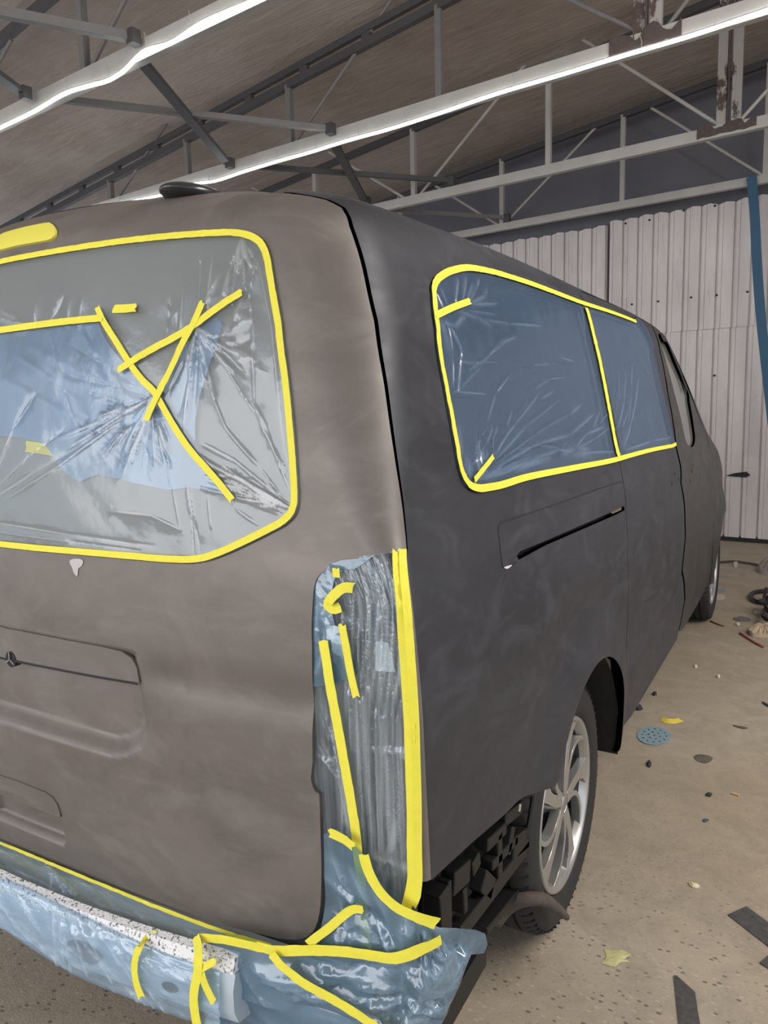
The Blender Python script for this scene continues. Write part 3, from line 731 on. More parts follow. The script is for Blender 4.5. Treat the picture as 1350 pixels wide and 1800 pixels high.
# third brake light
BL = SV([(0, 412), (40, 404), (80, 396), (90, 395), (97, 399), (101, 407), (100, 416), (95, 422), (86, 425), (40, 433), (0, 441)])
ctr = BL[:, 1].mean()
BLp = np.array([(0, vz(1.0)), ])
rr = np.array([q for q in BL if q[0] > .02]); BLm = mirror_rear(np.concatenate([[(0, rr[0][1]+.003)], rr, [(0, rr[-1][1]+.003)]]))
bl = panel('brake_light', poly_resample(BLm, .012), simple('masked_lamp', (.80, .72, .10), .55, bmp=.2), van, h=.02, off=.006, gap=0, depth=.012); bl['label'] = 'high brake light wrapped in yellow tape'
lw = [(.70, vz(1.23)), (.9, vz(1.23)), (.935, vz(1.1)), (.935, vz(.64)), (.90, vz(.45)), (.62, vz(.42)), (.66, vz(.6))]
o = panel('lamp_recess', np.array(lw), M['lampwell'], van, h=.04, off=-.030, gap=0, fl=False)
# roof
RF = [(0, vtop+.004), (top_s-.05, vtop+.004)]
RFp = [(top_s-.05, vtop+.004), (.96, vtop+.004), (2.0, vtop), (3.0, vtop), (4.0, vtop), (5.3, vtop), (5.9, vtop), (6.4, vtop), (6.4, VMAX-.03), (5.0, VMAX-.03), (2, VMAX-.03), (0, VMAX-.03)]
roofpoly = np.array([(0, vtop+.004)]+RFp)
o = panel('roof_panel', roofpoly, M['paint_side'], van, h=.05, gap=0, fl=False)
o = panel('roof_panel', roofpoly*np.array([-1, 1]), M['paint_side'], van, h=.05, gap=0, fl=False)
# quarter panel (side behind the sliding door)
DOORR = [(1022, 520), (1033, 545), (1046, 600), (1060, 655), (1075, 725), (1088, 795), (1095, 845), (1100, 900), (1103, 980), (1104, 1060), (1102, 1150)]
dr = SV(DOORR); zc = S(dr[:, 0], dr[:, 1])
sd_r = [tuple(q) for q in dr]
sd_low = [side_sv(1.40, .60), side_sv(1.40, .45), side_sv(1.40, .335)]
FRONTGAP = [(1144, 564), (1150, 582), (1160, 620), (1173, 690), (1185, 760), (1196, 850), (1203, 910), (1204, 945), (1200, 985), (1198, 1005), (1202, 1030), (1203, 1055), (1198, 1085), (1192, 1112)]
fg = SV(FRONTGAP)
def arc(yc, R, a0, a1, n=26):
    return [side_sv(yc+R*math.cos(math.radians(a0+(a1-a0)*i/(n-1))), ZW+R*math.sin(math.radians(a0+(a1-a0)*i/(n-1)))*1.0) for i in range(n)]
vr = vtop+.002
arch = arc(YW, .405, 146, -1)
q_low = SV([(733, 1400), (735, 1500), (736, 1549)])
lamp_r = SV([(713, 970), (704, 976), (709, 1040), (714, 1100), (719, 1180), (724, 1260), (729, 1340), (732, 1400), (734, 1470), (735, 1549)])
low = SV([(755, 1549), (830, 1482), (905, 1414)])
QP = np.concatenate([[(sd_r[0][0]-.01, vr)], [(top_s+.05, vr)], [(top_s-.018+.004, vz(1.79))], spline(np.concatenate([seam_top[-1:], seam]), .03)[1:]+np.array([.0005, 0]), spline(lamp_r[1:], .03), low, arch, [side_sv(1.30, .335)], sd_low[::-1], sd_r[::-1]])
SIDEW = [(757, 520), (756, 505), (761, 490), (773, 479), (795, 470), (815, 467), (845, 471), (900, 486), (960, 507), (1026, 532), (1045, 538), (1080, 550), (1110, 562), (1136, 577), (1143, 590), (1152, 630), (1165, 690), (1178, 745), (1185, 772), (1187, 779), (1184, 785), (1174, 788), (1150, 793), (1095, 808), (1085, 811), (1000, 829), (920, 846), (860, 863), (835, 865), (820, 858), (808, 838), (798, 790), (780, 690), (765, 600)]
sw = SV(SIDEW)
def split_poly(poly, keep_left, margin):
    """cut a window outline along the rear edge of the sliding door"""
    line = dr[np.argsort(dr[:, 1])]
    def sx(v): return np.interp(v, line[:, 1], line[:, 0])
    P = poly_resample(poly, .01); out = []
    for q in P:
        lim = sx(q[1]) + (-margin if keep_left else margin)
        if keep_left: out.append((min(q[0], lim), q[1]))
        else: out.append((max(q[0], lim), q[1]))
    out = np.array(out); k = np.linalg.norm(out-np.roll(out, 1, 0), axis=1) > 2e-3; return out[k]
sws = np.concatenate([spline(sw, .02, True)])
WQ = split_poly(sws, True, .018); WD = split_poly(sws, False, .018)
# slim recessed rail slot and its cover strip
SLOT = SV([(908, 977), (914, 969), (960, 950), (1020, 924), (1075, 900), (1097, 889), (1098, 897), (1080, 906), (1020, 932), (960, 958), (912, 984)])
COVER = SV([(876, 924), (882, 918), (930, 901), (990, 881), (1050, 859), (1092, 845), (1093, 849)])
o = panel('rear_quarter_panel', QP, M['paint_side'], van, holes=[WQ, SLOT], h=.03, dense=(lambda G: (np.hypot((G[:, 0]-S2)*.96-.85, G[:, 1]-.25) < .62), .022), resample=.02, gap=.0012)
qpanel = o
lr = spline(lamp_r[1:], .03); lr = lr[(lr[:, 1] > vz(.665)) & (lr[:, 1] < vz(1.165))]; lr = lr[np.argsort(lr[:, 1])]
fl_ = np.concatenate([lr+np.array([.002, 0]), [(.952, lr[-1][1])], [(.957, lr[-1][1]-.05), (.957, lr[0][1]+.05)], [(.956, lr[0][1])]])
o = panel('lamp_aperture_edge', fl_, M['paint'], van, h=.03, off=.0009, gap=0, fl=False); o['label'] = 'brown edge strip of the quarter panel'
o = panel('quarter_window', shrink(WQ, -.010), M['glass'], van, h=.05, off=-.012, fl=False)
# cover seam drawn as a real groove strip
gl = SV([(1093, 846), (1050, 860), (990, 882), (930, 902), (888, 917), (879, 921), (876, 929), (878, 950), (881, 980), (884, 996), (889, 998), (908, 988)])
gl = spline(gl, .01); Pg = S(gl[:, 0], gl[:, 1], .0006); o = ribbon('rail_cover_seam', Pg, N0(gl[:, 0], gl[:, 1]), None, .0035, mat=M['gap'], cat=None, wob=0, parent=van)
o = panel('rail_slot_liner', shrink(SLOT, -.01), M['gap'], van, h=.03, off=-.03, fl=False)
pp = SV([(885, 998), (894, 994), (899, 993), (890, 1000)]); 
cp = panel('chipped_filler', spline(pp, .004, True), simple('bare_filler', (.62, .60, .56), .6), van, h=.01, off=.0012, gap=0, fl=False); cp['label'] = 'small whitish chip under the rail cover'
pp = SV([(123, 988), (147, 987), (145, 994), (139, 999), (136, 1013), (131, 1008), (127, 997)])
cp = panel('pale_dimple', spline(pp, .004, True), simple('pale_dimple_tone', (.46, .43, .42), .45, .3), van, h=.01, off=.0012, gap=0, fl=False); cp['label'] = 'small pale dimple below the tailgate window'  # pale patch laid on where a small dimple sits
pp = SV([(1078, 900), (1096, 890), (1096, 896), (1080, 903)])
rb = panel('rail_bracket', pp, simple('gold_passivated', (.30, .27, .10), .4, .7), van, h=.02, off=-.006, gap=0)
# sliding door
SD = np.concatenate([[(fg[0][0]-.0, vr)], [(sd_r[0][0]-.008, vr)], sd_r, sd_low, [side_sv(2.56, .335)], [tuple(q) for q in fg[::-1]]])
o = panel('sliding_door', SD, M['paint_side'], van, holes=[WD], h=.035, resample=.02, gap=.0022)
o = panel('sliding_door_window', shrink(WD, -.010), M['glass'], van, h=.05, off=-.012, fl=False)
for (px, py, r) in ((1181, 850, .010), (1193, 842, .008), (1186, 832, .007), (1216, 828, .010), (1214, 845, .007), (1218, 818, .006)):
    q = cast(px, py); c = S(*q, 0.); n = N0(*q); MB().tube([c-n*.004, c+n*.0012], r, 14).build('handle_mounting_hole', M['gap'], van)
# drip seam over the sliding door
dl = spline(SV([(1022, 512), (1060, 525), (1100, 542), (1134, 558)]), .02); ribbon('roof_rail_seam', S(dl[:, 0], dl[:, 1], .0008), N0(dl[:, 0], dl[:, 1]), None, .006, mat=M['gap'], cat=None, wob=0, parent=van)
# front door and wing
fy = 3.66
fgo = fg+np.array([.026, 0])
wl = [side_sv(fy, z) for z in (1.16, 1.0, .8, .72, .65)]
FD = np.concatenate([[(fgo[0][0], vr)], fgo, [side_sv(2.70, .335), side_sv(3.72, .335), side_sv(3.72, .55)], wl[::-1], [side_sv(3.72, 1.22)], [side_sv(3.30, 1.50), side_sv(3.02, 1.66), side_sv(2.90, 1.74)], [(side_sv(2.80, 1.79)[0], vr)]])
FWpx = SV([(1158, 593), (1163, 590), (1172, 598), (1184, 625), (1197, 655), (1207, 680), (1213, 710), (1219, 745), (1222, 768), (1206, 775), (1199, 745), (1188, 700), (1175, 650)])
FWs = spline(FWpx, .02, True)
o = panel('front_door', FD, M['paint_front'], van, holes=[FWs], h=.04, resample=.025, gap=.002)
o = panel('front_door_window', shrink(FWs, -.012), simple('front_door_glass', (.16, .15, .14), .12, var=.2, vscale=2), van, h=.05, off=-.012, fl=False)
ft = spline(SV([(1162, 592), (1172, 600), (1184, 627), (1198, 660), (1207, 688)]), .02)
ribbon('window_trim', S(ft[:, 0], ft[:, 1], .002), N0(ft[:, 0], ft[:, 1]), None, .05, mat=M['plastic'], cat=None, wob=0, parent=van)
af = arc(YW+WB, .375, 178, 2)
sfront = [(6.4, vz(.335))]
WG = np.concatenate([[side_sv(3.725, 1.215)], wl, [side_sv(3.725, .55), side_sv(3.725, .335)], [side_sv(3.80, .335)], af, [side_sv(4.62, .335)], [(6.4, vz(.335)), (6.4, vr), (side_sv(2.86, 1.79)[0], vr), side_sv(2.96, 1.74), side_sv(3.08, 1.66), side_sv(3.36, 1.50)]])
o = panel('front_wing', WG, M['paint_front'], van, h=.05, resample=.03, gap=.002)
# left side and front (seen only from elsewhere)
LS = np.array([(-s, v) for s, v in [(S2-.02, vz(.34)), (S3, vz(.34)), (6.4, vz(.34)), (6.4, vr), (3, vr), (top_s, vr), (S2+.06, vz(1.6)), (S2+.03, vz(1.3))]])
o = panel('left_side_panel', LS, M['paint_side'], van, h=.08, gap=.003, fl=False)
# dark inner shell so that seams and openings read black
ss = np.concatenate([np.linspace(-6.4, 6.4, 260)]); vv = np.linspace(vz(.34), VMAX-.03, 60)
G = S(ss[:, None], vv[None, :], 0)-N0(*np.broadcast_arrays(ss[:, None], vv[None, :]))*.045; n, m_ = len(ss), len(vv); fs = []
Gf = G.reshape(-1, 3)
for i in range(n-1):
    for j in range(m_-1):
        q = (i*m_+j, (i+1)*m_+j, (i+1)*m_+j+1, i*m_+j+1); c = Gf[list(q)].mean(0)
        if any((c[1]-yw)**2+(c[2]-ZW)**2 < .47**2 for yw in (YW, YW+WB)) and abs(c[0]) > .4: continue
        if c[2] < .72 and c[1] < .9 and c[0] > .30: continue
        fs.append(q)
o = mesh('inner_body', Gf, fs, M['inner'], van, True)
# wheel arches
for yw in (YW, YW+WB):
    mb = MB(); n = 30; R = .412
    for i in range(n):
        a0 = math.radians(-4+(126 if yw < 2 else 188)*i/n); a1 = math.radians(-4+(126 if yw < 2 else 188)*(i+1)/n)
        P = [(x, yw+R*math.cos(a), max(.30, ZW+R*math.sin(a))) for x in ((.957 if yw < 2 else .90), .55) for a in (a0, a1)]
        mb.add(P, [(0, 1, 3, 2)])
    mb.add([(.55, yw+R*math.cos(math.radians(a)), ZW+R*math.sin(math.radians(a))) for a in range(0, 360, 15)], [tuple(range(24))])
    mb.build('wheel_arch_liner', simple('arch_liner', (.018, .016, .014), .85, var=.6, vscale=14), van, True, autos=40)
# chassis behind the removed bumper
MB().box((-.80, .10, .26), (.70, .50, .70)).build('rear_chassis', M['inner'], van)

# wheels
def wheel(parent_loc):
    W_ = bpy.data.objects.new('wheel', None); COL.objects.link(W_); W_.parent = van; W_.location = parent_loc; W_.empty_display_size = .1
    def ch(mb, nm, mt, **k):
        o = mb.build(nm, mt, None, **k); o.parent = W_; return o
    # x outward: rim face at x=0, tyre inboard to -.215
    tp = [(-.205, .232), (-.214, .26), (-.216, .295), (-.205, .322), (-.188, .331), (-.170, .334)]
    gx = [-.165, -.125, -.085, -.045]
    for g in gx: tp += [(g+.006, .335), (g+.005, .328), (g-.005+.0, .328)][::-1] if False else [(g-.005, .335), (g-.004, .327), (g+.004, .327), (g+.005, .335)]
    tp += [(-.028, .333), (-.010, .326), (.002, .312), (.008, .292), (.009, .27), (.004, .248), (-.004, .236), (-.012, .231), (-.03, .226)]
    ch(MB().lathe(tp, n=96), 'tyre', M['rubber'], smooth=True, autos=35)
    mb = MB()
    for k in range(64):           # tread sipes at both shoulders
        a = 2*math.pi*k/64
        for x0, x1 in ((-.026, .001), (-.204, -.172)):
            c = Vector(((x0+x1)/2, 0, 0)); r = .331 if x1 > -.1 else .331
            p = Vector(((x0), r*math.sin(a), r*math.cos(a))); q = Vector((x1, (r-.012)*math.sin(a+.012), (r-.012)*math.cos(a+.012)))
            mb.bar(p, q, .005, .006, (0, math.sin(a), math.cos(a)))
    ch(mb, 'tread_groove', M['gap'])
    ch(MB().lathe([(-.20, .222), (-.19, .208), (-.13, .196), (-.06, .196), (-.025, .207), (-.018, .214)], n=72), 'rim_barrel', M['alloydark'], smooth=True)
    ch(MB().lathe([(-.030, .206), (-.012, .212), (-.004, .217), (.001, .223), (.001, .230), (-.006, .233), (-.02, .231)], n=96), 'rim_lip', M['alloy'], smooth=True)
    ch(MB().lathe([(-.11, .0), (-.11, .145), (-.10, .150), (-.095, .0)], n=48), 'brake_disc', simple('brake_disc', (.10, .095, .09), .4, .8), smooth=True)
    ch(MB().lathe([(-.05, .0), (-.014, .012), (-.010, .030), (-.016, .036), (-.03, .040), (-.08, .06)], n=40), 'hub', M['alloy'], smooth=True, autos=40)
    ch(MB().lathe([(-.006, .0), (-.006, .022), (-.010, .027), (-.016, .029)], n=32), 'centre_cap', M['chrome'], smooth=True, autos=40)
    def pol(r, deg): a = math.radians(deg); return (r*math.sin(a), r*math.cos(a))
    for k in range(5):
        b = 72*k+6
        # broad blade
        L = [pol(.030, b-20), pol(.070, b-10), pol(.120, b-3), (pol(.170, b+1)), pol(.218, b+2)]
        R_ = [pol(.218, b+24), pol(.190, b+18), pol(.150, b+13), pol(.100, b+13), pol(.060, b+20), pol(.030, b+35)]
        poly = [tuple(q) for q in spline(np.array(L), .015)]+[tuple(q) for q in spline(np.array(R_), .015)]
        o = ch(MB().prism(poly, -.030, -.0065), 'spoke', M['alloy'], bevel=.0015)
        s_ = ch(MB().prism([(y*1.0, z*1.0) for y, z in poly], -.052, -.0310), 'spoke_flank', M['alloydark'])
        # slim curved blade
        c1 = [pol(.035, b+30), pol(.080, b+22), pol(.130, b+28), pol(.180, b+40), pol(.219, b+54)]
        c1 = spline(np.array(c1), .012); t = np.gradient(c1, axis=0); t /= np.linalg.norm(t, axis=1, keepdims=True); nn = np.stack([-t[:, 1], t[:, 0]], 1)
        wd = np.linspace(.008, .0055, len(c1))[:, None]
        poly = [tuple(q) for q in c1+nn*wd]+[tuple(q) for q in (c1-nn*wd)[::-1]]
        ch(MB().prism(poly, -.034, -.0075), 'spoke', M['alloy'], bevel=.001)
        # dark web between them
        web = [pol(.06, b+22), pol(.12, b+22), pol(.18, b+36), pol(.216, b+50), pol(.216, b+26), pol(.15, b+14), pol(.10, b+14)]
        ch(MB().prism([tuple(q) for q in spline(np.array(web), .02, True)], -.058, -.036), 'spoke_web', M['alloydark'])
        a = math.radians(b+50); y, z = .031*math.sin(a), .031*math.cos(a)
        ch(MB().tube([(-.03, y, z), (-.008, y, z)], .006, 6), 'wheel_bolt', M['chrome'])
    return W_
wheel((.915, YW, ZW)); wheel((.915, YW+WB, ZW))

# brackets left bare where the bumper was taken off
def XB(px, py, x): return Vector(on_x(px, py, x))
def brk(nm, mb, mt='plastic', bev=.003): return mb.build(nm, M[mt], van, bevel=bev)
def pb(nm, a, b, h, w=.03, x=.90, mt='plastic', x2=None):
    mb = MB(); mb.bar(XB(*a, x), XB(*b, x2 or x), w, h, (0, 0, 1)); return brk(nm, mb, mt)
mb = MB(); mb.bar((.905, .085, .650), (.905, .56, .590), .03, .030); brk('bumper_mounting_rail', mb)
pb('bumper_bracket_upright', (760, 1560), (764, 1640), .040, .05); pb('bumper_bracket_upright', (779, 1545), (780, 1640), .014, .03)
pb('bumper_lower_rail', (798, 1640), (930, 1472), .034, .03); pb('bumper_lower_rail', (838, 1632), (925, 1530), .018, .05, .87)
for a, b, h in (((786, 1552), (815, 1526), .045), ((820, 1528), (833, 1504), .030), ((846, 1484), (880, 1452), .028), ((868, 1462), (869, 1538), .026), ((840, 1545), (856, 1560), .045), ((893, 1490), (928, 1462), .052), ((878, 1440), (908, 1416), .030), ((893, 1450), (884, 1500), .022), ((806, 1560), (808, 1600), .018)):
    pb('bumper_clip_bracket', a, b, h)
pb('bumper_bracket_frame', (855, 1520), (900, 1472), .022, .03)
mb = MB(); mb.bar(XB(911, 1412, .91), XB(909, 1426, .91), .012, .014); o = mb.build('bracket_clip', simple('cream_clip', (.55, .48, .36), .6), van, bevel=.002); o['label'] = 'small cream clip'
mb = MB(); mb.tube(spline(np.array([XB(936, 1400, .92), XB(930, 1440, .915), XB(922, 1480, .91), XB(916, 1512, .90)]), .02), .005, 6); brk('arch_liner_edge', mb, bev=0)
# dark sheet metal and foam behind the brackets
mb = MB(); mb.bar((.84, .10, .47), (.84, .60, .45), .01, .36); mb.build('inner_quarter_skin', M['inner'], van)
# torn muddy arch lip lying against the tyre
mud = simple('muddy_felt', (.085, .068, .055), .9, var=.6, vscale=25, bmp=.6)
P = spline(np.array([on_x(*q, x) for q, x in (((868, 1618), .84), ((885, 1598), .86), ((915, 1582), .90), ((945, 1580), .935), ((975, 1593), .955), ((996, 1612), .965))]), .015)
MB().tube(P, [.022-.014*i/len(P) for i in range(len(P))], 10).build('torn_arch_lip', mud, van, True)
P = spline(np.array([on_x(*q, x) for q, x in (((862, 1600), .82), ((890, 1584), .85), ((925, 1573), .90), ((955, 1578), .93))]), .015)
MB().tube(P, [.012]*len(P), 8).build('torn_arch_lip', mud, van, True)
# black lower side rail running back along the floor edge of the stripped corner
mb = MB(); mb.bar(XB(745, 1850, .90), XB(848, 1672, .90), .02, .055); brk('bumper_skirt_rail', mb)
# roof hinge cover
P0 = S(*cast(352, 344), 0.)
mb = MB(); hc = on_y(347, 347, .21)
mb = bmesh.new(); bmesh.ops.create_uvsphere(mb, u_segments=32, v_segments=16, radius=1); me = bpy.data.meshes.new('antenna_base'); mb.to_mesh(me); mb.free()
me.polygons.foreach_set('use_smooth', [True]*len(me.polygons)); o = link('antenna_base', me, simple('gloss_black', (.03, .03, .03), .2), van); o.location = tuple(hc); o.scale = (.050, .09, .020)
# ------------------------------------------------------------------ masking film and tape
def z3(l, dx=0., dy=380., k=2.411): return [(x/k+dx, y/k+dy) for x, y in l]
def z4(l): return [(700+x/2.25, 440+y/2.25) for x, y in l]
def zl(l): return [(540+x/5.296, 960+y/5.296) for x, y in l]
def creasify(lst, conv=lambda l: l, w=.005, h=.003, f=.3, off=0., seed=1, jit=3):
    out = []; r_ = np.random.default_rng(seed)
    for pl in lst:
        q = SV(conv(pl), off)
        for a, b in zip(q[:-1], q[1:]): out.append((a, b, w*r_.uniform(.6, 1.3), h*r_.uniform(.6, 1.4)*(1 if r_.random() < .75 else -1), f*r_.uniform(.5, 1.3)))
    return out
def fan(c, ends, n, seed, jit=8):
    r_ = np.random.default_rng(seed); out = []
    for k in range(n):
        t = r_.random()*(len(ends)-1); i = int(t); e = np.array(ends[i])+(np.array(ends[i+1])-np.array(ends[i]))*(t-i)
        c_ = np.array(c)+r_.normal(0, 2.5, 2); L = r_.uniform(.45, 1.0); m_ = c_+(e-c_)*L*.5+r_.normal(0, jit*.3, 2); out.append([tuple(c_), tuple(m_), tuple(c_+(e-c_)*L)])
    return out
# tailgate window
RC = creasify([[(1240, 1250), (1100, 1060), (960, 900), (880, 690)], [(1240, 1180), (1130, 890), (1080, 800), (1070, 560)], [(1215, 1080), (1100, 860), (960, 640), (900, 560)], [(1235, 1230), (1000, 1040), (850, 960)],
    [(1240, 1215), (1080, 1120), (860, 1090)], [(1230, 1240), (1000, 1110), (830, 1000)], [(1200, 1270), (1010, 1190), (850, 1150)], [(1220, 1265), (1050, 1160), (880, 1120)],
    [(800, 1150), (815, 1280), (825, 1430)], [(815, 1150), (830, 1290), (850, 1420)], [(885, 1190), (900, 1330)], [(740, 1160), (770, 1330)], [(1000, 1240), (1100, 1310)], [(480, 1250), (650, 1270), (770, 1330)],
    [(0, 1300), (300, 1350), (650, 1400)], [(0, 1340), (300, 1380), (600, 1420)], [(0, 1180), (150, 1080), (330, 980)], [(0, 1140), (110, 1030), (280, 900)], [(0, 1050), (60, 900), (150, 760)], [(30, 1200), (250, 1060), (500, 880)],
    [(0, 430), (60, 450), (120, 460)], [(0, 400), (80, 440)], [(850, 190), (840, 380)], [(905, 180), (880, 390)], [(780, 310), (770, 470)], [(720, 370), (715, 480)], [(750, 420), (745, 500)], [(930, 250), (850, 420)],
    [(1090, 180), (1060, 350), (1080, 560)], [(1100, 200), (1180, 700), (1230, 1100)], [(1170, 560), (1215, 1000)], [(160, 360), (150, 440)], [(270, 350), (230, 430)], [(300, 360), (290, 430)], [(350, 370), (340, 420)]], z3, .0030, .003, .26, seed=2)
RC += creasify(fan((1030, 100), [(900, 420), (960, 400), (1040, 330), (1100, 180)], 16, 3), z3, .0035, .004, .30, seed=3)
RC += creasify(fan((650, 770), [(150, 900), (300, 1000), (450, 1100), (600, 1130), (740, 1150), (800, 1100)], 22, 4), z3, .0035, .004, .24, seed=4)
RC += creasify(fan((840, 480), [(700, 700), (760, 900), (850, 850), (1060, 700), (1090, 560)], 16, 6), z3, .0032, .004, .24, seed=6)
RC += creasify(fan((1235, 1240), [(820, 980), (850, 1080), (900, 1180), (1050, 1250)], 12, 7), z3, .003, .003, .30, seed=7)
RC += creasify([[(1040, 350), (1000, 420), (1060, 440)], [(1080, 430), (990, 480)], [(1060, 520), (980, 560), (1070, 600)], [(1080, 600), (1000, 620)], [(1085, 640), (1110, 660)]], z3, .006, .005, .24, seed=8)
film('masking_film', shrink(WIN, .005), M['film_rear'], 'clear wrinkled plastic film masking the tailgate window', 'masking film', off=.002, h=.03, creases=RC, seed=1, uvrot=.5, dense=(lambda G: G[:, 0] > -.22, .012), hmax=.0032)
BP = SV(z3([(-300, 560), (-60, 505), (0, 495), (160, 472), (330, 450), (410, 450), (440, 520), (500, 600), (560, 650), (640, 760), (660, 745), (740, 600), (830, 470), (900, 420), (935, 450), (915, 530), (870, 660), (830, 800), (820, 880), (822, 960), (900, 1080), (985, 1190), (900, 1170), (800, 1150), (700, 1160), (560, 1130), (470, 1105), (400, 1095), (330, 1125), (270, 1085), (220, 1020), (180, 965), (100, 940), (0, 930), (-300, 960)]))
r_ = np.random.default_rng(5)
BC = creasify([[(r_.uniform(0, 500), r_.uniform(470, 700)), (r_.uniform(300, 700), r_.uniform(700, 900)), (r_.uniform(350, 760), r_.uniform(850, 1120))] for k in range(20)], z3, .006, .004, .12, seed=9)
BC += creasify(fan((650, 770), [(200, 950), (450, 1100), (700, 1150), (790, 1130)], 22, 10), z3, .003, .004, .14, seed=10)
film('masking_film', BP, M['film_blue'], 'crumpled blue plastic layer bunched across the middle of the tailgate window', 'masking film', off=-.0035, h=.03, creases=BC, seed=2, uvrot=.3, dense=(lambda G: G[:, 0] > -.25, .012), hmax=.0035)
G_T = 'yellow masking tape strips on the tailgate window'
L_ = lambda nm, pts, lab, w=.0205, off=.0065, grp=None, **k: tape(nm, pts, lab, w, off, group=grp, **k)
T_ = 'masking_tape'
lp = shrink(WIN, .0082); tape(T_, poly_resample(lp, .01), 'yellow masking tape border all round the tailgate window', .0122, .0055, closed=True, surf='sv', smooth=False)
L_(T_, z3([(-300, 525), (-80, 492), (0, 482), (110, 467), (220, 452), (330, 440), (438, 430)]), 'horizontal yellow tape strip on the tailgate window, running off the left of the photo', .0135)
L_(T_, z3([(410, 385), (440, 450), (500, 545), (560, 640), (600, 692), (650, 742), (685, 800), (720, 862), (765, 935), (800, 985), (870, 1065), (930, 1135), (985, 1205)]), 'longest yellow tape strip slanting down to the right across the tailgate window', .0125, .0068)
L_(T_, z3([(500, 652), (560, 612), (640, 565), (760, 500), (830, 455), (900, 402), (960, 360), (1025, 320)]), 'yellow tape strip rising to the right across the tailgate window', .0135, .0080)
L_(T_, z3([(857, 363), (825, 440), (780, 522), (740, 610), (700, 692), (660, 770), (618, 862)]), 'yellow tape strip crossing the rising strip near the middle of the tailgate window', .0135, .0092)
L_(T_, z3([(478, 393), (530, 391), (576, 387)]), 'short yellow tape piece alone above the crossed strips', .0155)
L_(T_, z3([(110, 975), (180, 985), (240, 995), (282, 1010)]), 'blurred yellow tape piece under the film at the lower left of the tailgate window', .022, -.006)
# side windows
SCQ = creasify([[(230, 565), (330, 450), (400, 370), (460, 345)], [(280, 475), (370, 410), (430, 355)], [(355, 670), (385, 570), (437, 495)], [(285, 860), (345, 770), (370, 700)], [(375, 820), (450, 700), (560, 560)], [(380, 830), (500, 700), (636, 595)],
    [(385, 845), (540, 730), (680, 645), (720, 615)], [(385, 860), (540, 770), (680, 730), (770, 650)], [(540, 550), (590, 512), (650, 505)], [(380, 810), (420, 740), (460, 690)], [(370, 800), (375, 740), (390, 700)], [(300, 820), (325, 740), (350, 700)], [(425, 700), (445, 640)], [(560, 590), (610, 560)], [(240, 440), (310, 445), (385, 445)], [(220, 560), (340, 570)],
    [(285, 210), (340, 185), (352, 150)], [(280, 205), (310, 150), (320, 115)], [(255, 200), (268, 110)], [(270, 200), (295, 130)], [(225, 210), (235, 110)], [(200, 225), (165, 145)], [(180, 235), (150, 170)], [(290, 215), (390, 212)], [(285, 245), (330, 275), (440, 292), (560, 300)], [(240, 245), (310, 270), (365, 300)], [(270, 240), (390, 255)],
    [(210, 310), (250, 400), (235, 560)], [(195, 280), (215, 420), (215, 540)], [(180, 280), (225, 300), (260, 260)],
    [(530, 455), (600, 450)], [(640, 425), (690, 440)], [(720, 220), (735, 330)], [(650, 790), (665, 760)], [(700, 780), (740, 730), (810, 700)], [(705, 785), (780, 745), (830, 705)], [(770, 700), (795, 640)], [(790, 690), (825, 650)], [(640, 780), (560, 770), (480, 790)], [(620, 790), (700, 800), (860, 795)], [(380, 900), (520, 830), (640, 790)], [(340, 910), (420, 860), (520, 820)]], z4, .0032, .0032, .34, seed=12)
SCQ += creasify(fan((325, 905), [(300, 700), (380, 780), (500, 840), (620, 830)], 14, 13), z4, .005, .003, .34, seed=13)
SCQ += creasify([[(270, 860), (275, 830), (290, 890)], [(180, 300), (200, 420)], [(230, 700), (245, 820)], [(660, 800), (750, 810)], [(640, 810), (700, 790), (760, 800)], [(380, 880), (600, 820)], [(165, 270), (185, 320)]], z4, .013, .003, .34, seed=14)
film('masking_film', shrink(WQ, .003), M['film_side'], 'blue plastic film masking the rear side window', 'masking film', off=.001, h=.012, creases=SCQ, seed=3, hmax=.0028)
SCD = creasify([[(885, 785), (905, 700), (922, 550), (925, 450)], [(890, 790), (920, 690), (945, 530)], [(870, 700), (890, 600), (897, 490)], [(885, 700), (905, 640), (912, 540)], [(875, 600), (868, 480)], [(895, 780), (930, 640), (948, 510)], [(900, 790), (1000, 755), (1080, 740)], [(1000, 340), (1040, 470), (1085, 690)], [(1010, 380), (1050, 520)]], z4, .004, .0035, .42, seed=15)
film('masking_film', shrink(WD, .003), M['film_side'], 'blue plastic film masking the sliding door window', 'masking film', off=.001, h=.012, creases=SCD, seed=4, hmax=.0028)
STP = [(1188, 779), (1150, 787), (1092, 801), (1040, 813), (985, 826), (920, 840), (862, 855), (838, 859), (824, 854), (814, 838), (805, 795), (795, 740), (785, 680), (774, 610), (765, 555), (761, 522), (762, 502), (770, 489), (788, 480), (813, 474), (845, 477), (900, 492), (960, 513), (1026, 538), (1062, 548), (1094, 560), (1118, 571), (1137, 583)]
lp = poly_resample(shrink(sws, .0072), .012); A_ = SV([(1187, 781)])[0]; B_ = SV([(1118, 568)])[0]
ia = int(np.argmin(((lp-A_)**2).sum(1))); ib = int(np.argmin(((lp-B_)**2).sum(1))); n_ = len(lp)
fwd = [lp[(ia+k) % n_] for k in range((ib-ia) % n_+1)]; bwd = [lp[(ia-k) % n_] for k in range((ia-ib) % n_+1)]; path = max(fwd, bwd, key=len)
tape(T_, path, 'yellow masking tape border around the two side windows', .0150, .0055, surf='sv')
L_(T_, [(1031, 540), (1042, 580), (1054, 630), (1067, 695), (1077, 750), (1084, 785), (1089, 803)], 'near-vertical yellow tape strip dividing the two side windows', .036, .0068)
L_(T_, z4([(148, 258), (215, 226), (285, 200)]), 'short yellow tape piece at the top rear corner of the side window', .0135)
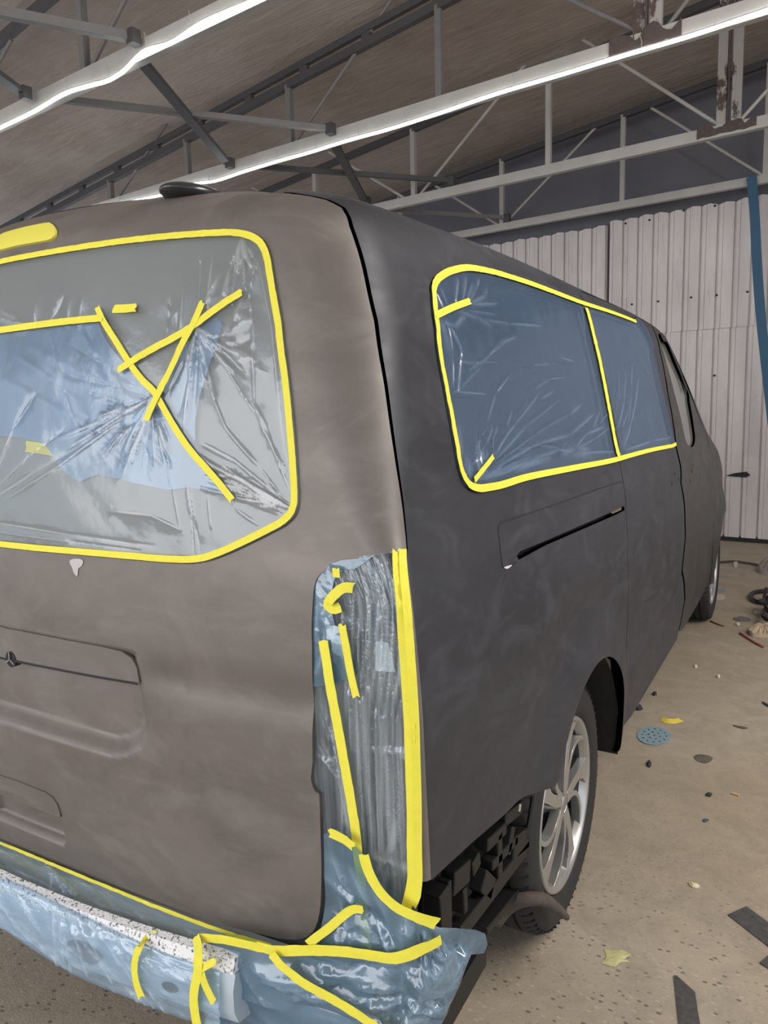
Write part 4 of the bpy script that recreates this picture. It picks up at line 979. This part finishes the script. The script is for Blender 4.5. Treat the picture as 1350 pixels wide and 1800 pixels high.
L_(T_, z4([(303, 908), (340, 862), (376, 816)]), 'short yellow tape piece at the bottom rear corner of the side window', .011)
# tail lamp opening
LP = SV([(536, 1050), (544, 1018), (560, 999), (595, 988), (640, 977), (700, 966), (706, 985), (712, 1080), (720, 1180), (727, 1280), (731, 1400), (732, 1500), (732, 1545), (722, 1575), (708, 1600), (675, 1600), (640, 1580), (600, 1560), (548, 1545), (546, 1400), (538, 1370), (536, 1200)])
r_ = np.random.default_rng(21); LC = []
lines = []
for k in range(46):
    t = r_.random(); xt = 596+104*t; xb = 612+105*t+r_.normal(0, 8); y0 = 985+r_.random()*120*(r_.random() < .3); y1 = 1540-r_.random()*380*(r_.random() < .5)
    xe = xt+(xb-xt)*(y1-985)/555; xs = xt+(xb-xt)*(y0-985)/555
    lines.append([(xs, y0), ((xs+xe)/2+r_.normal(0, 3), (y0+y1)/2), (xe, y1)])
LC += creasify(lines, w=.0026, h=.0036, f=.34, seed=22)
LC += creasify([[(554+r_.random()*20, 1190+r_.random()*150), (585+r_.random()*15, 1330+r_.random()*60), (612+r_.random()*12, 1460+r_.random()*60)] for k in range(16)], w=.0028, h=.003, f=.32, seed=23)
LC += creasify([[(700, 1420), (690, 1500), (668, 1560)], [(650, 1500), (700, 1520), (728, 1530)], [(652, 1318), (705, 1322), (716, 1330)], [(660, 1540), (690, 1480)], [(640, 1540), (675, 1570)]], w=.009, h=.005, f=.5, seed=24)
def lampoff(vo): return np.clip((vo[:, 0]-.72)/.16, 0, 1)*.010-.008
film('masking_film', LP, M['film_lamp'], 'clear pleated plastic film stretched over the open tail lamp recess', 'masking film', h=.009, creases=LC, seed=5, offfn=lampoff, rough=.0005)
UB = SV(zl([(20, 420), (60, 300), (200, 170), (330, 130), (620, 95), (430, 225), (300, 222), (245, 330), (215, 450), (205, 540), (255, 740), (330, 765), (400, 1040), (470, 1180), (250, 1290), (20, 1320)]))
UC = creasify([[(r_.uniform(60, 260), r_.uniform(200, 700)), (r_.uniform(60, 300), r_.uniform(600, 900)), (r_.uniform(60, 420), r_.uniform(900, 1250))] for k in range(16)], zl, .005, .004, .35, seed=25)
film('masking_film', UB, M['film_drape'], 'torn blue plastic scrap in the upper left of the tail lamp recess', 'masking film', h=.009, creases=UC, seed=6, offfn=lambda vo: lampoff(vo)+.004)
o = panel('sticker', SV(zl([(640, 885), (700, 886), (755, 900), (785, 1000), (820, 1172), (635, 1162)]), -.012), simple('white_sticker', (.9, .89, .87), .5), None, h=.02, off=-.012, gap=0, fl=False)
tag(o, 'white printed label seen through the film over the tail lamp recess', 'label')
GL = 'tape strips at the tail lamp recess'
L_(T_, [(699, 968), (703, 1030), (708, 1100), (715, 1200), (720, 1300), (723, 1400), (724, 1500), (725, 1543), (714, 1596)], 'inner of the two long yellow tapes down the outer edge of the tail lamp recess', .017, .006)
L_(T_, [(708, 966), (712, 1030), (718, 1100), (725, 1200), (730, 1300), (733, 1400), (734, 1500), (735, 1541), (724, 1592)], 'outer of the two long yellow tapes down the outer edge of the tail lamp recess', .014, .0072)
L_(T_, [(568, 1128), (574, 1165), (580, 1205), (592, 1270), (601, 1320), (611, 1375), (620, 1430), (627, 1480), (631, 1520), (636, 1570), (640, 1620), (645, 1665)], 'long yellow tape strip running down the middle of the tail lamp recess', .017, (lambda s, v: .009-.008*np.clip((vz(.70)-v)/.05, 0, 1)))
L_(T_, [(601, 1098), (605, 1122), (611, 1155), (617, 1190), (626, 1226)], 'short slanting yellow tape strip beside the long one in the tail lamp recess', .013, .010)
P_ = [S(*cast(x, y), np.array(o_))for x, y, o_ in ((627, 1032, .010), (612, 1031, .016), (600, 1040, .020), (588, 1052, .018), (582, 1061, .012), (590, 1068, .010), (603, 1065, .010))]
P_ = spline(np.array(P_), .006); ribbon(T_, P_, np.tile(np.array([.15, -.95, .2]), (len(P_), 1)), 'curled scrap of yellow tape near the top of the tail lamp recess', .016)
L_(T_, [(590, 999), (591, 1014)], 'tiny yellow tape scrap at the top corner of the tail lamp recess', .012, .010)
# drape round the stripped rear corner
DP = [(569, 1466), (585, 1462), (620, 1484), (641, 1505), (655, 1545), (680, 1580), (712, 1603), (745, 1616), (772, 1630), (800, 1631), (835, 1634), (853, 1641), (857, 1660), (851, 1676), (828, 1678), (818, 1700), (806, 1735), (790, 1765), (775, 1800), (768, 1860), (600, 1880), (480, 1900), (380, 1880), (384, 1800), (384, 1740), (360, 1700), (352, 1650), (400, 1652), (470, 1666), (533, 1668), (562, 1642), (570, 1600), (570, 1540)]
def OD(s, v): return .012+.038*np.clip((vz(.60)-v)/.16, 0, 1)
dp = SV(DP, OD)
r_ = np.random.default_rng(31); ln = []
for k in range(30):
    a = (r_.uniform(430, 760), r_.uniform(1690, 1790)); L = r_.uniform(60, 200); th = r_.normal(.15, .35); ln.append([a, (a[0]+L*.5*math.cos(th), a[1]+L*.5*math.sin(th)+r_.normal(0, 5)), (min(830, a[0]+L*math.cos(th)), a[1]+L*math.sin(th))])
for k in range(26):
    a = (r_.uniform(572, 740), r_.uniform(1500, 1640)); L = r_.uniform(40, 120); th = r_.uniform(.2, 1.3); ln.append([a, (a[0]+L*math.cos(th), min(1680, a[1]+L*math.sin(th)))])
for k in range(18):
    a = (r_.uniform(730, 840), r_.uniform(1640, 1680)); L = r_.uniform(60, 150); th = r_.uniform(1.2, 2.3); ln.append([a, (a[0]+L*.5*math.cos(th), a[1]+L*.5*math.sin(th)), (max(600, a[0]+L*math.cos(th)), a[1]+L*math.sin(th))])
DC = creasify(ln, w=.006, h=.009, f=.34, off=OD, seed=32)
ln2 = [[(480, 1690), (600, 1700), (760, 1690)], [(490, 1720), (620, 1730), (700, 1745)], [(707, 1600), (706, 1680), (700, 1800)], [(400, 1740), (520, 1770), (640, 1810)], [(570, 1540), (640, 1600), (690, 1650)], [(780, 1660), (800, 1700), (760, 1790)], [(570, 1600), (600, 1640)], [(645, 1510), (690, 1590), (760, 1625)]]
DC += creasify(ln2, w=.010, h=.012, f=.26, off=OD, seed=33)
film('masking_film', dp, M['film_drape'], 'blue plastic sheet bunched around the stripped lower rear corner of the van', 'masking film', h=.010, creases=DC, seed=7, rough=.0025, uvrot=.2, offfn=lambda vo: OD(vo[:, 0], vo[:, 1]), hmax=.014, sharp=True)
# bumper beam
def yb(x): return -.13+.14*x*x
def onbeam(px, py, dy=0.):
    y = -.13
    for k in range(12): P = on_y(px, py, y+dy); y = yb(P[0])
    return on_y(px, py, y+dy)
bm_ = empty('bumper_beam', (0, 0, 0)); bm_.parent = van
xs = np.linspace(-.66, .615, 46)
def sweep(sec, nm, mt, par=bm_, smooth=True):
    n = len(sec); vs = []; fs = []
    for x in xs:
        for (dy, z) in sec: vs.append((x, yb(x)+dy, z))
    for i in range(len(xs)-1):
        for j in range(n): fs.append((i*n+j, i*n+(j+1) % n, (i+1)*n+(j+1) % n, (i+1)*n+j))
    fs += [tuple(range(n))[::-1], tuple(range((len(xs)-1)*n, len(xs)*n))]
    o = mesh(nm, vs, fs, mt, None, smooth); o.parent = par; o.data.set_sharp_from_angle(angle=math.radians(30)); return o
sweep([(.012, .428), (.004, .40), (.004, .36), (.014, .332), (.05, .325), (.07, .34), (.07, .425)], 'beam_body', M['beam'])
sweep([(.008, .430), (.006, .438), (.014, .456), (.028, .460), (.034, .430)], 'beam_foam', M['foam'])
c0 = onbeam(146, 1675); mb = MB()
el = [(c0[0]+.046*math.cos(a), yb(c0[0]+.046*math.cos(a))+.002, .380+.022*math.sin(a)) for a in np.linspace(0, 2*math.pi, 33)[:-1]]
o = mesh('beam_opening', el, [tuple(range(32))[::-1]], simple('beam_opening_grey', (.12, .13, .14), .6), None); o.parent = bm_
c0 = onbeam(297, 1738); el = [(c0[0]+.018*math.cos(a), yb(c0[0]+.018*math.cos(a))+.002, .372+.010*math.sin(a)) for a in np.linspace(0, 2*math.pi, 17)[:-1]]
o = mesh('beam_opening', el, [tuple(range(16))[::-1]], M['gap'], None); o.parent = bm_
o = MB().bar((.58, .06, .385), (.80, .09, .385), .10, .12).build('beam_end_bracket', M['lampwell'], None, bevel=.006); o.parent = bm_
# panel step under the tailgate
xs2 = np.linspace(-.86, .86, 50); vs = []; fs = []
def yr(x): return -.028+.055*(x/.94)**2
for x in xs2: vs += [(x, yr(x)+.012, .455-.00*x), (x, yr(x)-.022, .438), (x, yr(x)-.035, .418), (x, yr(x)-.02, .30), (x, yr(x)+.06, .22)]
for i in range(49):
    for j in range(4): fs.append((i*5+j, i*5+j+1, (i+1)*5+j+1, (i+1)*5+j))
o = mesh('rear_sill_panel', vs, fs, simple('sill_grey_paint', (.42, .42, .42), .5, .1, var=.3, vscale=7), van, True)
# film over the beam, lofted from the tailgate edge down over the foam strip
def row(pts, fn, n=64):
    P = np.array([fn(x, y) for x, y in pts]); P = spline(P, .01); d = np.concatenate([[0], np.cumsum(np.linalg.norm(np.diff(P, axis=0), axis=1))]); t = np.linspace(0, d[-1], n)
    return np.stack([np.interp(t, d, P[:, i]) for i in range(3)], 1)
NR = 130
r0 = row([(-110, 1440), (-50, 1466), (0, 1484), (60, 1508), (130, 1538), (220, 1574), (310, 1610), (392, 1640)], lambda x, y: S(*cast(x, y, .004), .004), NR)
r1 = row([(-110, 1478), (-50, 1502), (0, 1528), (60, 1556), (130, 1590), (220, 1632), (310, 1668), (388, 1690)], lambda x, y: onbeam(x, y, .030), NR)
r2 = row([(-110, 1505), (-50, 1527), (0, 1550), (60, 1574), (130, 1606), (220, 1646), (310, 1684), (386, 1708)], lambda x, y: onbeam(x, y, .004), NR)
r3 = row([(-110, 1536), (-50, 1560), (0, 1583), (60, 1608), (130, 1640), (220, 1680), (310, 1718), (386, 1744)], lambda x, y: onbeam(x, y, -.006), NR)
r4 = row([(-110, 1575), (-50, 1602), (0, 1630), (60, 1671), (130, 1714), (220, 1752), (310, 1787), (388, 1812)], lambda x, y: onbeam(x, y, -.004), NR)
r5 = r4+np.array([0, .05, -.012])
rows = []
for a, b, k in ((r0, r1, 12), (r1, r2, 4), (r2, r3, 5), (r3, r4, 12), (r4, r5, 5)):
    for i in range(k): rows.append(a+(b-a)*i/k)
rows.append(r5); R_ = np.array(rows); nr = len(rows)
Fd = np.zeros((nr, NR)); uu = np.linspace(0, 1, NR)[None, :]; vv_ = np.linspace(0, 1, nr)[:, None]; r_ = np.random.default_rng(41); Hh = np.zeros((nr, NR))
for k in range(60):
    u0, v0 = r_.random(), r_.random()*.9; L = r_.uniform(.05, .22); th = r_.uniform(.1, .9) if r_.random() < .6 else r_.uniform(-.3, .1)
    du, dv = L*math.cos(th), L*math.sin(th)*2.2; t = np.clip(((uu-u0)*du+(vv_-v0)*dv)/(du*du+dv*dv), 0, 1); d = np.hypot(uu-u0-t*du, (vv_-v0-t*dv)*.35); g = np.exp(-(d/.006)**2)*np.sin(np.pi*(t*.9+.05)); Hh += .004*g; Fd = np.maximum(Fd, .32*g)
for k in range(14):        # pleats fanning out of the fixing point on the tailgate edge
    u0 = .50+r_.normal(0, .01); u1 = .52+.34*k/13; v1 = r_.uniform(.55, .95); t = np.clip(vv_/v1, 0, 1); d = np.abs(uu-(u0+(u1-u0)*t)); g = np.exp(-(d/.0035)**2)*(vv_ < v1); Hh += .004*g; Fd = np.maximum(Fd, .30*g)
Fd[:12] *= .8; Fd += .05*np.clip((vv_-.60)/.05, 0, 1)
R_ = R_+np.stack([Hh*0, -Hh, Hh*.5], -1)
me = bpy.data.meshes.new('masking_film'); fs = [(i*NR+j, i*NR+j+1, (i+1)*NR+j+1, (i+1)*NR+j) for i in range(nr-1) for j in range(NR-1)]
me.from_pydata([tuple(map(float, q)) for q in R_.reshape(-1, 3)], [], fs); me.polygons.foreach_set('use_smooth', [True]*len(fs))
uv = me.uv_layers.new(name='UVMap'); li = np.zeros(len(me.loops), int); me.loops.foreach_get('vertex_index', li)
UV = np.stack(np.broadcast_arrays(uu*1.2, vv_*.35), -1).reshape(-1, 2); uv.data.foreach_set('uv', UV[li].ravel())
at = me.attributes.new('fold', 'FLOAT', 'POINT'); at.data.foreach_set('value', Fd.reshape(-1).astype(np.float32)); me.update()
o = link('masking_film', me, mat_film('blue_film_beam', (.78, .88, .96), (.50, .65, .79), .22, .40, .22, (5, 9, 1), 3)); tag(o, 'blue plastic film drawn over the bare bumper beam below the tailgate', 'masking film')
# tapes on the lower films
def OT(s, v): return OD(s, v)+.015
L_(T_, [(-60, 1458), (0, 1482), (45, 1500), (100, 1523), (200, 1564), (300, 1604), (400, 1640), (476, 1662)], 'narrow yellow tape line along the bottom edge of the tailgate', .009, .011)
L_(T_, [(578, 1463), (598, 1472), (622, 1489)], 'short yellow tape piece low in the tail lamp recess, upper left of the drape', .017, OT)
L_(T_, [(639, 1503), (645, 1525), (655, 1548), (668, 1568), (684, 1585), (699, 1597), (727, 1610), (750, 1618), (768, 1624)], 'curving yellow tape strip along the top edge of the corner drape', .019, OT)
L_(T_, [(540, 1661), (556, 1648), (575, 1634), (597, 1615), (612, 1603), (625, 1598), (637, 1600)], 'yellow tape strip rising to the right from the tailgate bottom corner', .015, OT)
L_(T_, [(452, 1663), (480, 1671), (524, 1671), (569, 1671), (613, 1674), (658, 1681), (693, 1685), (717, 1679), (745, 1666), (776, 1651)], 'long horizontal yellow tape strip across the corner drape', .020, OT)
L_(T_, [(478, 1678), (492, 1695), (510, 1711), (530, 1726), (548, 1737), (598, 1765), (646, 1796), (690, 1825)], 'yellow tape strip running diagonally down across the corner drape', .021, (lambda s, v: OD(s, v)+.021))
L_(T_, [(353, 1649), (375, 1650), (398, 1653), (430, 1660), (462, 1667)], 'short level yellow tape strip between the beam film and the corner drape', .018, OT)
def on_film(px, py): return onbeam(px, py, -.014)
def ftape(pts, lab, w=.017):
    P = spline(np.array([on_film(*q) if len(q) == 2 else onbeam(q[0], q[1], q[2]) for q in pts]), .01); n = np.tile(np.array([.15, -.9, .4]), (len(P), 1)); ribbon(T_, P, n, lab, w)
ftape([(274, 1641, .02), (258, 1650, .01), (245, 1665), (237, 1690), (238, 1723), (243, 1740), (249, 1754)], 'curved yellow tape strip over the foam strip, left of the knotted tapes', .014)
ftape([(344, 1646, .015), (348, 1665, .0), (348, 1690), (347, 1712), (342, 1735), (340, 1758), (343, 1785), (349, 1812)], 'long vertical yellow tape strip over the beam end', .018)
ftape([(378, 1689), (366, 1696), (352, 1703)], 'tiny yellow tape tail sticking out right of the beam-end tapes', .012)
ftape([(352, 1706), (360, 1730), (368, 1748), (376, 1762)], 'short slanting yellow tape strip at the beam end', .014)

# ------------------------------------------------------------------ litter on the floor
def bit(name, px, hgt, mat, lab, cat, group=None, bulge=0, seed=0, sm=True):
    P = np.array([on_z(*q)[:2] for q in px]); P = spline(P, .01, True) if sm else P; c = P.mean(0); n = len(P)
    r_ = np.random.default_rng(seed+n); vs = [(x, y, .0008) for x, y in P]+[(x, y, hgt*r_.uniform(.6, 1.2)) for x, y in P]+[(c[0]+(x-c[0])*.5, c[1]+(y-c[1])*.5, hgt+bulge*r_.uniform(.5, 1)) for x, y in P]+[(c[0], c[1], hgt+bulge)]
    fs = [(i, (i+1) % n, n+(i+1) % n, n+i) for i in range(n)]+[(n+i, n+(i+1) % n, 2*n+(i+1) % n, 2*n+i) for i in range(n)]+[(2*n+i, 2*n+(i+1) % n, 3*n) for i in range(n)]+[tuple(range(n))[::-1]]
    o = mesh(name, vs, fs, mat); return tag(o, lab, cat, group)
def ell(cx, cy, a, b, n=14, rot=0, jit=0, seed=1):
    r_ = np.random.default_rng(seed); return [(cx+(1+r_.normal(0, jit))*(a*math.cos(t)*math.cos(rot)-b*math.sin(t)*math.sin(rot)), cy+(1+r_.normal(0, jit))*(a*math.cos(t)*math.sin(rot)+b*math.sin(t)*math.cos(rot))) for t in np.linspace(0, 2*math.pi, n+1)[:-1]]
# sanding disc with holes
c = on_z(1149, 1294); ex = on_z(1179, 1294)-c; R0 = float(np.linalg.norm(ex)); R0 = .062
hol = [(0, 0)]+[(.36*R0*math.cos(a), .36*R0*math.sin(a)) for a in np.linspace(0, 2*math.pi, 7)[:-1]]+[(.72*R0*math.cos(a), .72*R0*math.sin(a)) for a in np.linspace(.2, 2*math.pi+.2, 13)[:-1]]
circ = lambda cx, cy, r, n: np.array([(cx+r*math.cos(a), cy+r*math.sin(a)) for a in np.linspace(0, 2*math.pi, n+1)[:-1]])
vo, fc, lo_ = cdt(circ(0, 0, R0, 48), [circ(x, y, .0052, 10) for x, y in hol], .02)
sc = np.array([1.25, 1.55]); vs = [(c[0]+x*sc[0]*.85, c[1]+y*sc[1], .0035) for x, y in vo]; o = mesh('sanding_disc', vs, fc, simple('blue_abrasive', (.20, .29, .34), .8, var=.25, vscale=60)); 
sm = o.modifiers.new('s', 'SOLIDIFY'); sm.thickness = .0015; tag(o, 'round blue perforated sanding disc on the concrete floor', 'sanding disc')
yel = simple('tape_scrap', (.62, .50, .06), .6); yel2 = simple('pale_tape_scrap', (.50, .46, .22), .7, var=.35, vscale=40)
drk = simple('dark_rubber_scrap', (.065, .062, .060), .7, var=.7, vscale=60, bmp=.5); blk = simple('black_crumb', (.03, .028, .026), .8); pap = simple('dirty_paper', (.55, .48, .40), .8, var=.3, vscale=40)
P = [on_z(*q)+np.array([0, 0, .008]) for q in ((1163, 1266), (1172, 1270), (1185, 1271), (1197, 1268))]; ribbon('tape_scrap', spline(np.array(P), .01), np.tile(np.array([0, -.5, .85]), (len(spline(np.array(P), .01)), 1)), 'bright yellow curled tape scrap behind the sanding disc', .028, mat=yel, cat='tape scrap')
bit('tape_scrap', [(1062, 1668), (1075, 1672), (1092, 1670), (1110, 1678), (1098, 1686), (1108, 1692), (1090, 1692), (1082, 1700), (1068, 1698), (1057, 1694), (1066, 1684)], .002, yel2, 'torn yellowish tape scrap on the floor below the rear wheel', 'tape scrap', bulge=.002, sm=False)
bit('paper_scrap', [(1211, 1551), (1217, 1552), (1221, 1556), (1230, 1558), (1227, 1562), (1217, 1561)], .004, simple('cream_scrap', (.62, .52, .33), .7), 'small cream scrap in the middle of the floor', 'scrap', bulge=.005)
bit('rubber_strip', [(1279, 1609), (1312, 1594), (1350, 1622), (1390, 1652), (1370, 1680), (1338, 1655)], .003, drk, 'dark flat strip leaving the photo at the right edge', 'rubber strip', sm=False)
bit('rubber_strip', [(1336, 1694), (1352, 1680), (1390, 1700), (1380, 1730), (1352, 1705)], .004, drk, 'dark corner of a strip at the right edge below the larger strip', 'rubber strip', sm=False)
bit('rubber_strip', [(1184, 1716), (1190, 1717), (1222, 1746), (1226, 1775), (1236, 1830), (1196, 1830), (1189, 1770)], .003, drk, 'black pointed strip at the bottom edge of the floor', 'rubber strip', sm=False)
o = MB().tube([on_z(1287, 1396)+np.array([0, 0, .004]), on_z(1299, 1400)+np.array([0, 0, .004])], .0042, 10).build('cigarette_butt', simple('cigarette_paper', (.60, .36, .16), .7), None, smooth=True, autos=50)
tag(o, 'cigarette butt with tan filter on the floor', 'cigarette butt')
bit('crumb', ell(1141, 1344, 4, 5, jit=.2), .008, blk, 'black crumb on the floor just below the sanding disc', 'crumb', bulge=.006)
bit('crumb', ell(1246, 1398, 5, 3, jit=.15, seed=2), .006, blk, 'black lump left of the cigarette butt', 'crumb', bulge=.004)
bit('crumb', ell(1240, 1443, 5, 2.6, jit=.1, seed=3), .004, simple('blue_grey_scrap', (.07, .10, .12), .7), 'small dark blue scrap below the cigarette butt', 'scrap')
bit('crumb', ell(1124, 1246, 5, 3.5, jit=.2, seed=4), .010, blk, 'black crumb beside the van sill, nearest the wheel', 'crumb', bulge=.01)
bit('crumb', ell(1151, 1221, 4, 2.2, jit=.2, seed=5), .010, blk, 'black crumb beside the van sill, farther from the wheel', 'crumb', bulge=.006)
bit('flattened_scrap', [(1221, 1329), (1232, 1327), (1252, 1332), (1250, 1338), (1238, 1342), (1226, 1338)], .003, simple('brown_scrap', (.11, .092, .072), .85, var=.5, vscale=60), 'flattened brown scrap right of the sanding disc', 'scrap', bulge=.003)
bit('twig', [(1288, 1276), (1300, 1277), (1314, 1281), (1308, 1282), (1296, 1279)], .004, simple('brown_twig', (.10, .08, .06), .8), 'thin brown wisp above the floor centre right', 'scrap')
bit('twig', [(1340, 1235), (1352, 1240), (1360, 1246), (1352, 1244)], .006, blk, 'dark twisted wire at the right edge, halfway up the floor', 'wire')
bit('paper_scrap', [(1254, 1046), (1268, 1046), (1269, 1054), (1256, 1054)], .006, simple('pinkish_paper', (.50, .40, .34), .8), 'pale pinkish paper scrap beside the front wheel', 'scrap')
bit('paper_scrap', [(1257, 1036), (1274, 1038), (1270, 1042), (1257, 1041)], .006, simple('bluish_scrap', (.22, .24, .26), .6), 'small bluish scrap behind the pink paper beside the front wheel', 'scrap')
bit('paper_scrap', ell(1293, 994, 4, 3.4, jit=.1), .02, pap, 'white crumb on the dirt ridge near the cladding', 'scrap', bulge=.01)
bit('paper_scrap', ell(1330, 1078, 5, 2.6, jit=.2, seed=3), .01, pap, 'white scrap left of the black cable tangle', 'scrap', bulge=.006)
bit('paper_scrap', ell(1297, 1098, 4, 2, jit=.2, seed=5), .008, pap, 'cream crumb between the front wheel and the cable tangle', 'scrap', bulge=.006)
bit('paper_scrap', ell(1263, 1190, 3.2, 2.4, jit=.1, seed=8), .008, pap, 'white crumb on the bare middle of the floor', 'scrap', bulge=.004)
bit('paper_scrap', ell(1223, 1173, 3, 2, jit=.1, seed=9), .008, pap, 'smaller white crumb left of the other on the bare floor', 'scrap', bulge=.004)
bit('grey_scrap', [(1289, 1088), (1300, 1085), (1318, 1088), (1314, 1093), (1296, 1092)], .006, simple('grey_scrap', (.13, .12, .11), .8), 'flat grey scrap left of the black cable tangle', 'scrap')
o = MB().tube(spline(np.array([on_z(*q)+np.array([0, 0, .006]) for q in ((1301, 1115), (1312, 1122), (1326, 1131), (1342, 1139))]), .05), .007, 6).build('stick', simple('red_plastic', (.26, .06, .05), .6), None, smooth=True); tag(o, 'thin red stick on the floor near the cable tangle', 'stick')
o = MB().tube(spline(np.array([on_z(*q)+np.array([0, 0, .005]) for q in ((1249, 1093), (1258, 1097), (1272, 1102))]), .05), .006, 6).build('stick', simple('brown_stick', (.16, .07, .05), .7), None, smooth=True); tag(o, 'short brown stick below the front wheel', 'stick')
# cable tangle and rag
T = empty('cable_tangle', tuple(on_z(1340, 1075))); tag(T, 'black cable coil and clutter at the right edge beyond the floor', 'cable')
P = [on_z(*q)+np.array([0, 0, .02]) for q in ((1400, 1036), (1350, 1043), (1330, 1045), (1320, 1050), (1323, 1058), (1333, 1063), (1348, 1064), (1390, 1060), (1420, 1048))]
MB().tube(spline(np.array(P), .03), .016, 8).build('cable_loop', M['plastic'], T, smooth=True)
r_ = np.random.default_rng(3)
for k in range(6):
    P = [on_z(1338+10*j+r_.normal(0, 4), 1070+6*k+r_.normal(0, 6))+np.array([0, 0, r_.uniform(.02, .10)]) for j in range(7)]; MB().tube(spline(np.array(P), .03), .012, 7).build('cable_loop', M['plastic'], T, smooth=True)
bit('rag', [(1320, 1108), (1334, 1104), (1352, 1106), (1370, 1112), (1362, 1122), (1340, 1121), (1325, 1120)], .03, simple('tan_rag', (.42, .32, .22), .9, var=.3, vscale=20), 'crumpled tan rag at the right edge below the cables', 'rag', bulge=.03)
bit('rag', [(1333, 1004), (1342, 997), (1362, 996), (1380, 1006), (1360, 1012), (1340, 1010)], .05, simple('grey_rag', (.26, .22, .19), .9, var=.3, vscale=20), 'grey-brown lump near the cladding at the right edge', 'rag', bulge=.06)
